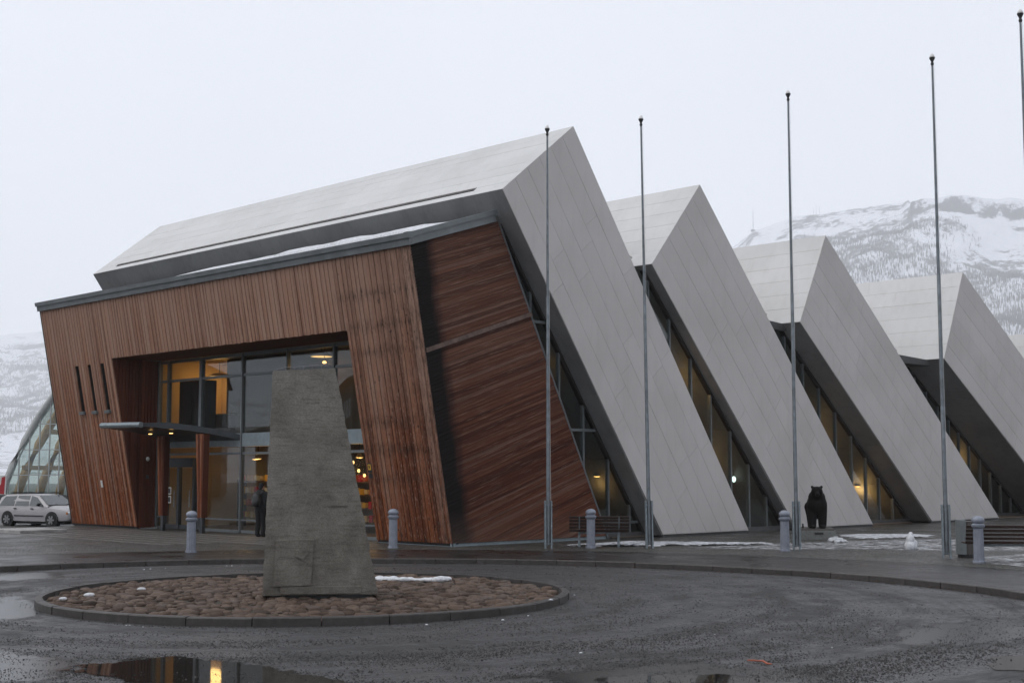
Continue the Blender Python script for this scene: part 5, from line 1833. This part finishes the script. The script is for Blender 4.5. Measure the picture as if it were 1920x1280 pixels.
# dirty snow along the back kerb of the island
rs_ = random.Random(3)
sw2 = MB()
for k in range(60):
    u = 706 + 132 * k / 59
    q = gnd(u + rs_.uniform(-2, 2), 1087.5 + (u - 706) * 0.012 + rs_.uniform(-1.2, 1.6), 0.02)
    if rs_.random() < 0.18: continue
    r_ = rs_.uniform(0.035, 0.10) * (1.3 if abs(u - 815) < 18 else 1.0)
    sw2.ell((q[0], q[1], 0.03 + r_ * 0.25), (r_, r_, r_ * 0.6), nu=10, nv=6)
tag(blob(sw2, 'snow_bank', M['snow'], None, 0.03, 3), 'bank of old snow along the far kerb of the island', 'snow', kind='stuff')
for (u, v, r_, lab) in ((118, 1124, 0.06, 'snow clod by the left kerb of the island'), (167, 1117, 0.08, 'snow clods near the left end of the island'), (1033, 1126, 0.04, 'snow crumb at the right end of the island'), (265, 1106, 0.07, 'snow clod at the far left kerb of the island')):
    q = gnd(u, v, 0.0)
    sc_ = MB(); sc_.ell((0, 0, 0.02), (r_ * 1.3, r_, r_ * 0.5)).ell((r_ * 0.8, 0.02, 0.02), (r_ * 0.7, r_ * 0.6, r_ * 0.35))
    o = blob(sc_, 'snow_clod', M['snow'], None, 0.02, 2); o.location = tuple(q)
    tag(o, lab, 'snow clod')
ic = MB()
for (u, v) in ((270, 1068), (282, 1067), (310, 1066), (425, 1061), (435, 1061), (454, 1061), (1040, 1058), (1047, 1058), (1098, 1058), (1077, 1116), (990, 1155), (1089, 1225), (1340, 1190), (1560, 1215), (237, 1173), (243, 1173), (268, 1176), (943, 1163), (800, 1172), (1508, 1072), (1395, 1064)):
    q = gnd(u, v, ZR)
    r_ = rs_.uniform(0.010, 0.022)
    ic.ell((q[0], q[1], ZR + 0.012), (r_ * 1.4, r_, r_ * 0.6), nu=7, nv=4)
tag(ic.build('ice_crumbs', M['snow'], None, True), 'crumbs of ice scattered on the road', 'ice', kind='stuff')

# ---- litter on the road
oq = [gnd(u, v, ZR) for u, v in ((1402, 1240), (1412, 1242), (1421, 1241), (1431, 1243), (1438, 1246), (1447, 1249))]
o = MB().tube([(q[0], q[1], ZR + 0.018 + 0.012 * (k % 2)) for k, q in enumerate(oq)], [0.008, 0.012, 0.010, 0.012, 0.013, 0.006], 7).build('plastic_strip', M['orange'], None, True)
tag(o, 'crumpled orange strip lying on the wet road at the lower right', 'litter')
lf = MB()
for _ in range(260):
    i = rs_.randrange(int(len(KL) * 0.30), int(len(KL) * 0.80))
    q = KL[i] - NK[i] * abs(rs_.gauss(0.05, 0.10))
    a = rs_.uniform(0, 6.28); s = rs_.uniform(0.015, 0.045)
    e = V(math.cos(a), math.sin(a)) * s; g2 = V(-math.sin(a), math.cos(a)) * s * 0.55
    z = ZR + rs_.uniform(0.004, 0.02)
    lf.add([(q[0] - e[0], q[1] - e[1], z), (q[0] + g2[0], q[1] + g2[1], z + 0.012), (q[0] + e[0], q[1] + e[1], z + 0.004), (q[0] - g2[0], q[1] - g2[1], z + 0.010)], [(0, 1, 2, 3)])
tag(lf.build('leaf_litter', M['leaf'], None, recalc=False), 'dead leaves and grit along the kerb', 'leaves', kind='stuff')

# ================================================================ HAZE
hz_ = MB().box((CAM[0], CAM[1], 448), (15000, 15000, 900)).build('haze', None)
hm = bpy.data.materials.new('haze_air'); hm.use_nodes = True
hm.node_tree.nodes.clear()
pv = hm.node_tree.nodes.new('ShaderNodeVolumePrincipled')
pv.inputs['Color'].default_value = (0.98, 0.99, 1.0, 1)
pv.inputs['Density'].default_value = 0.00024
ho = hm.node_tree.nodes.new('ShaderNodeOutputMaterial')
hm.node_tree.links.new(pv.outputs['Volume'], ho.inputs['Volume'])
hz_.data.materials.append(hm)
tag(hz_, 'pale winter haze over the whole place', kind='stuff')
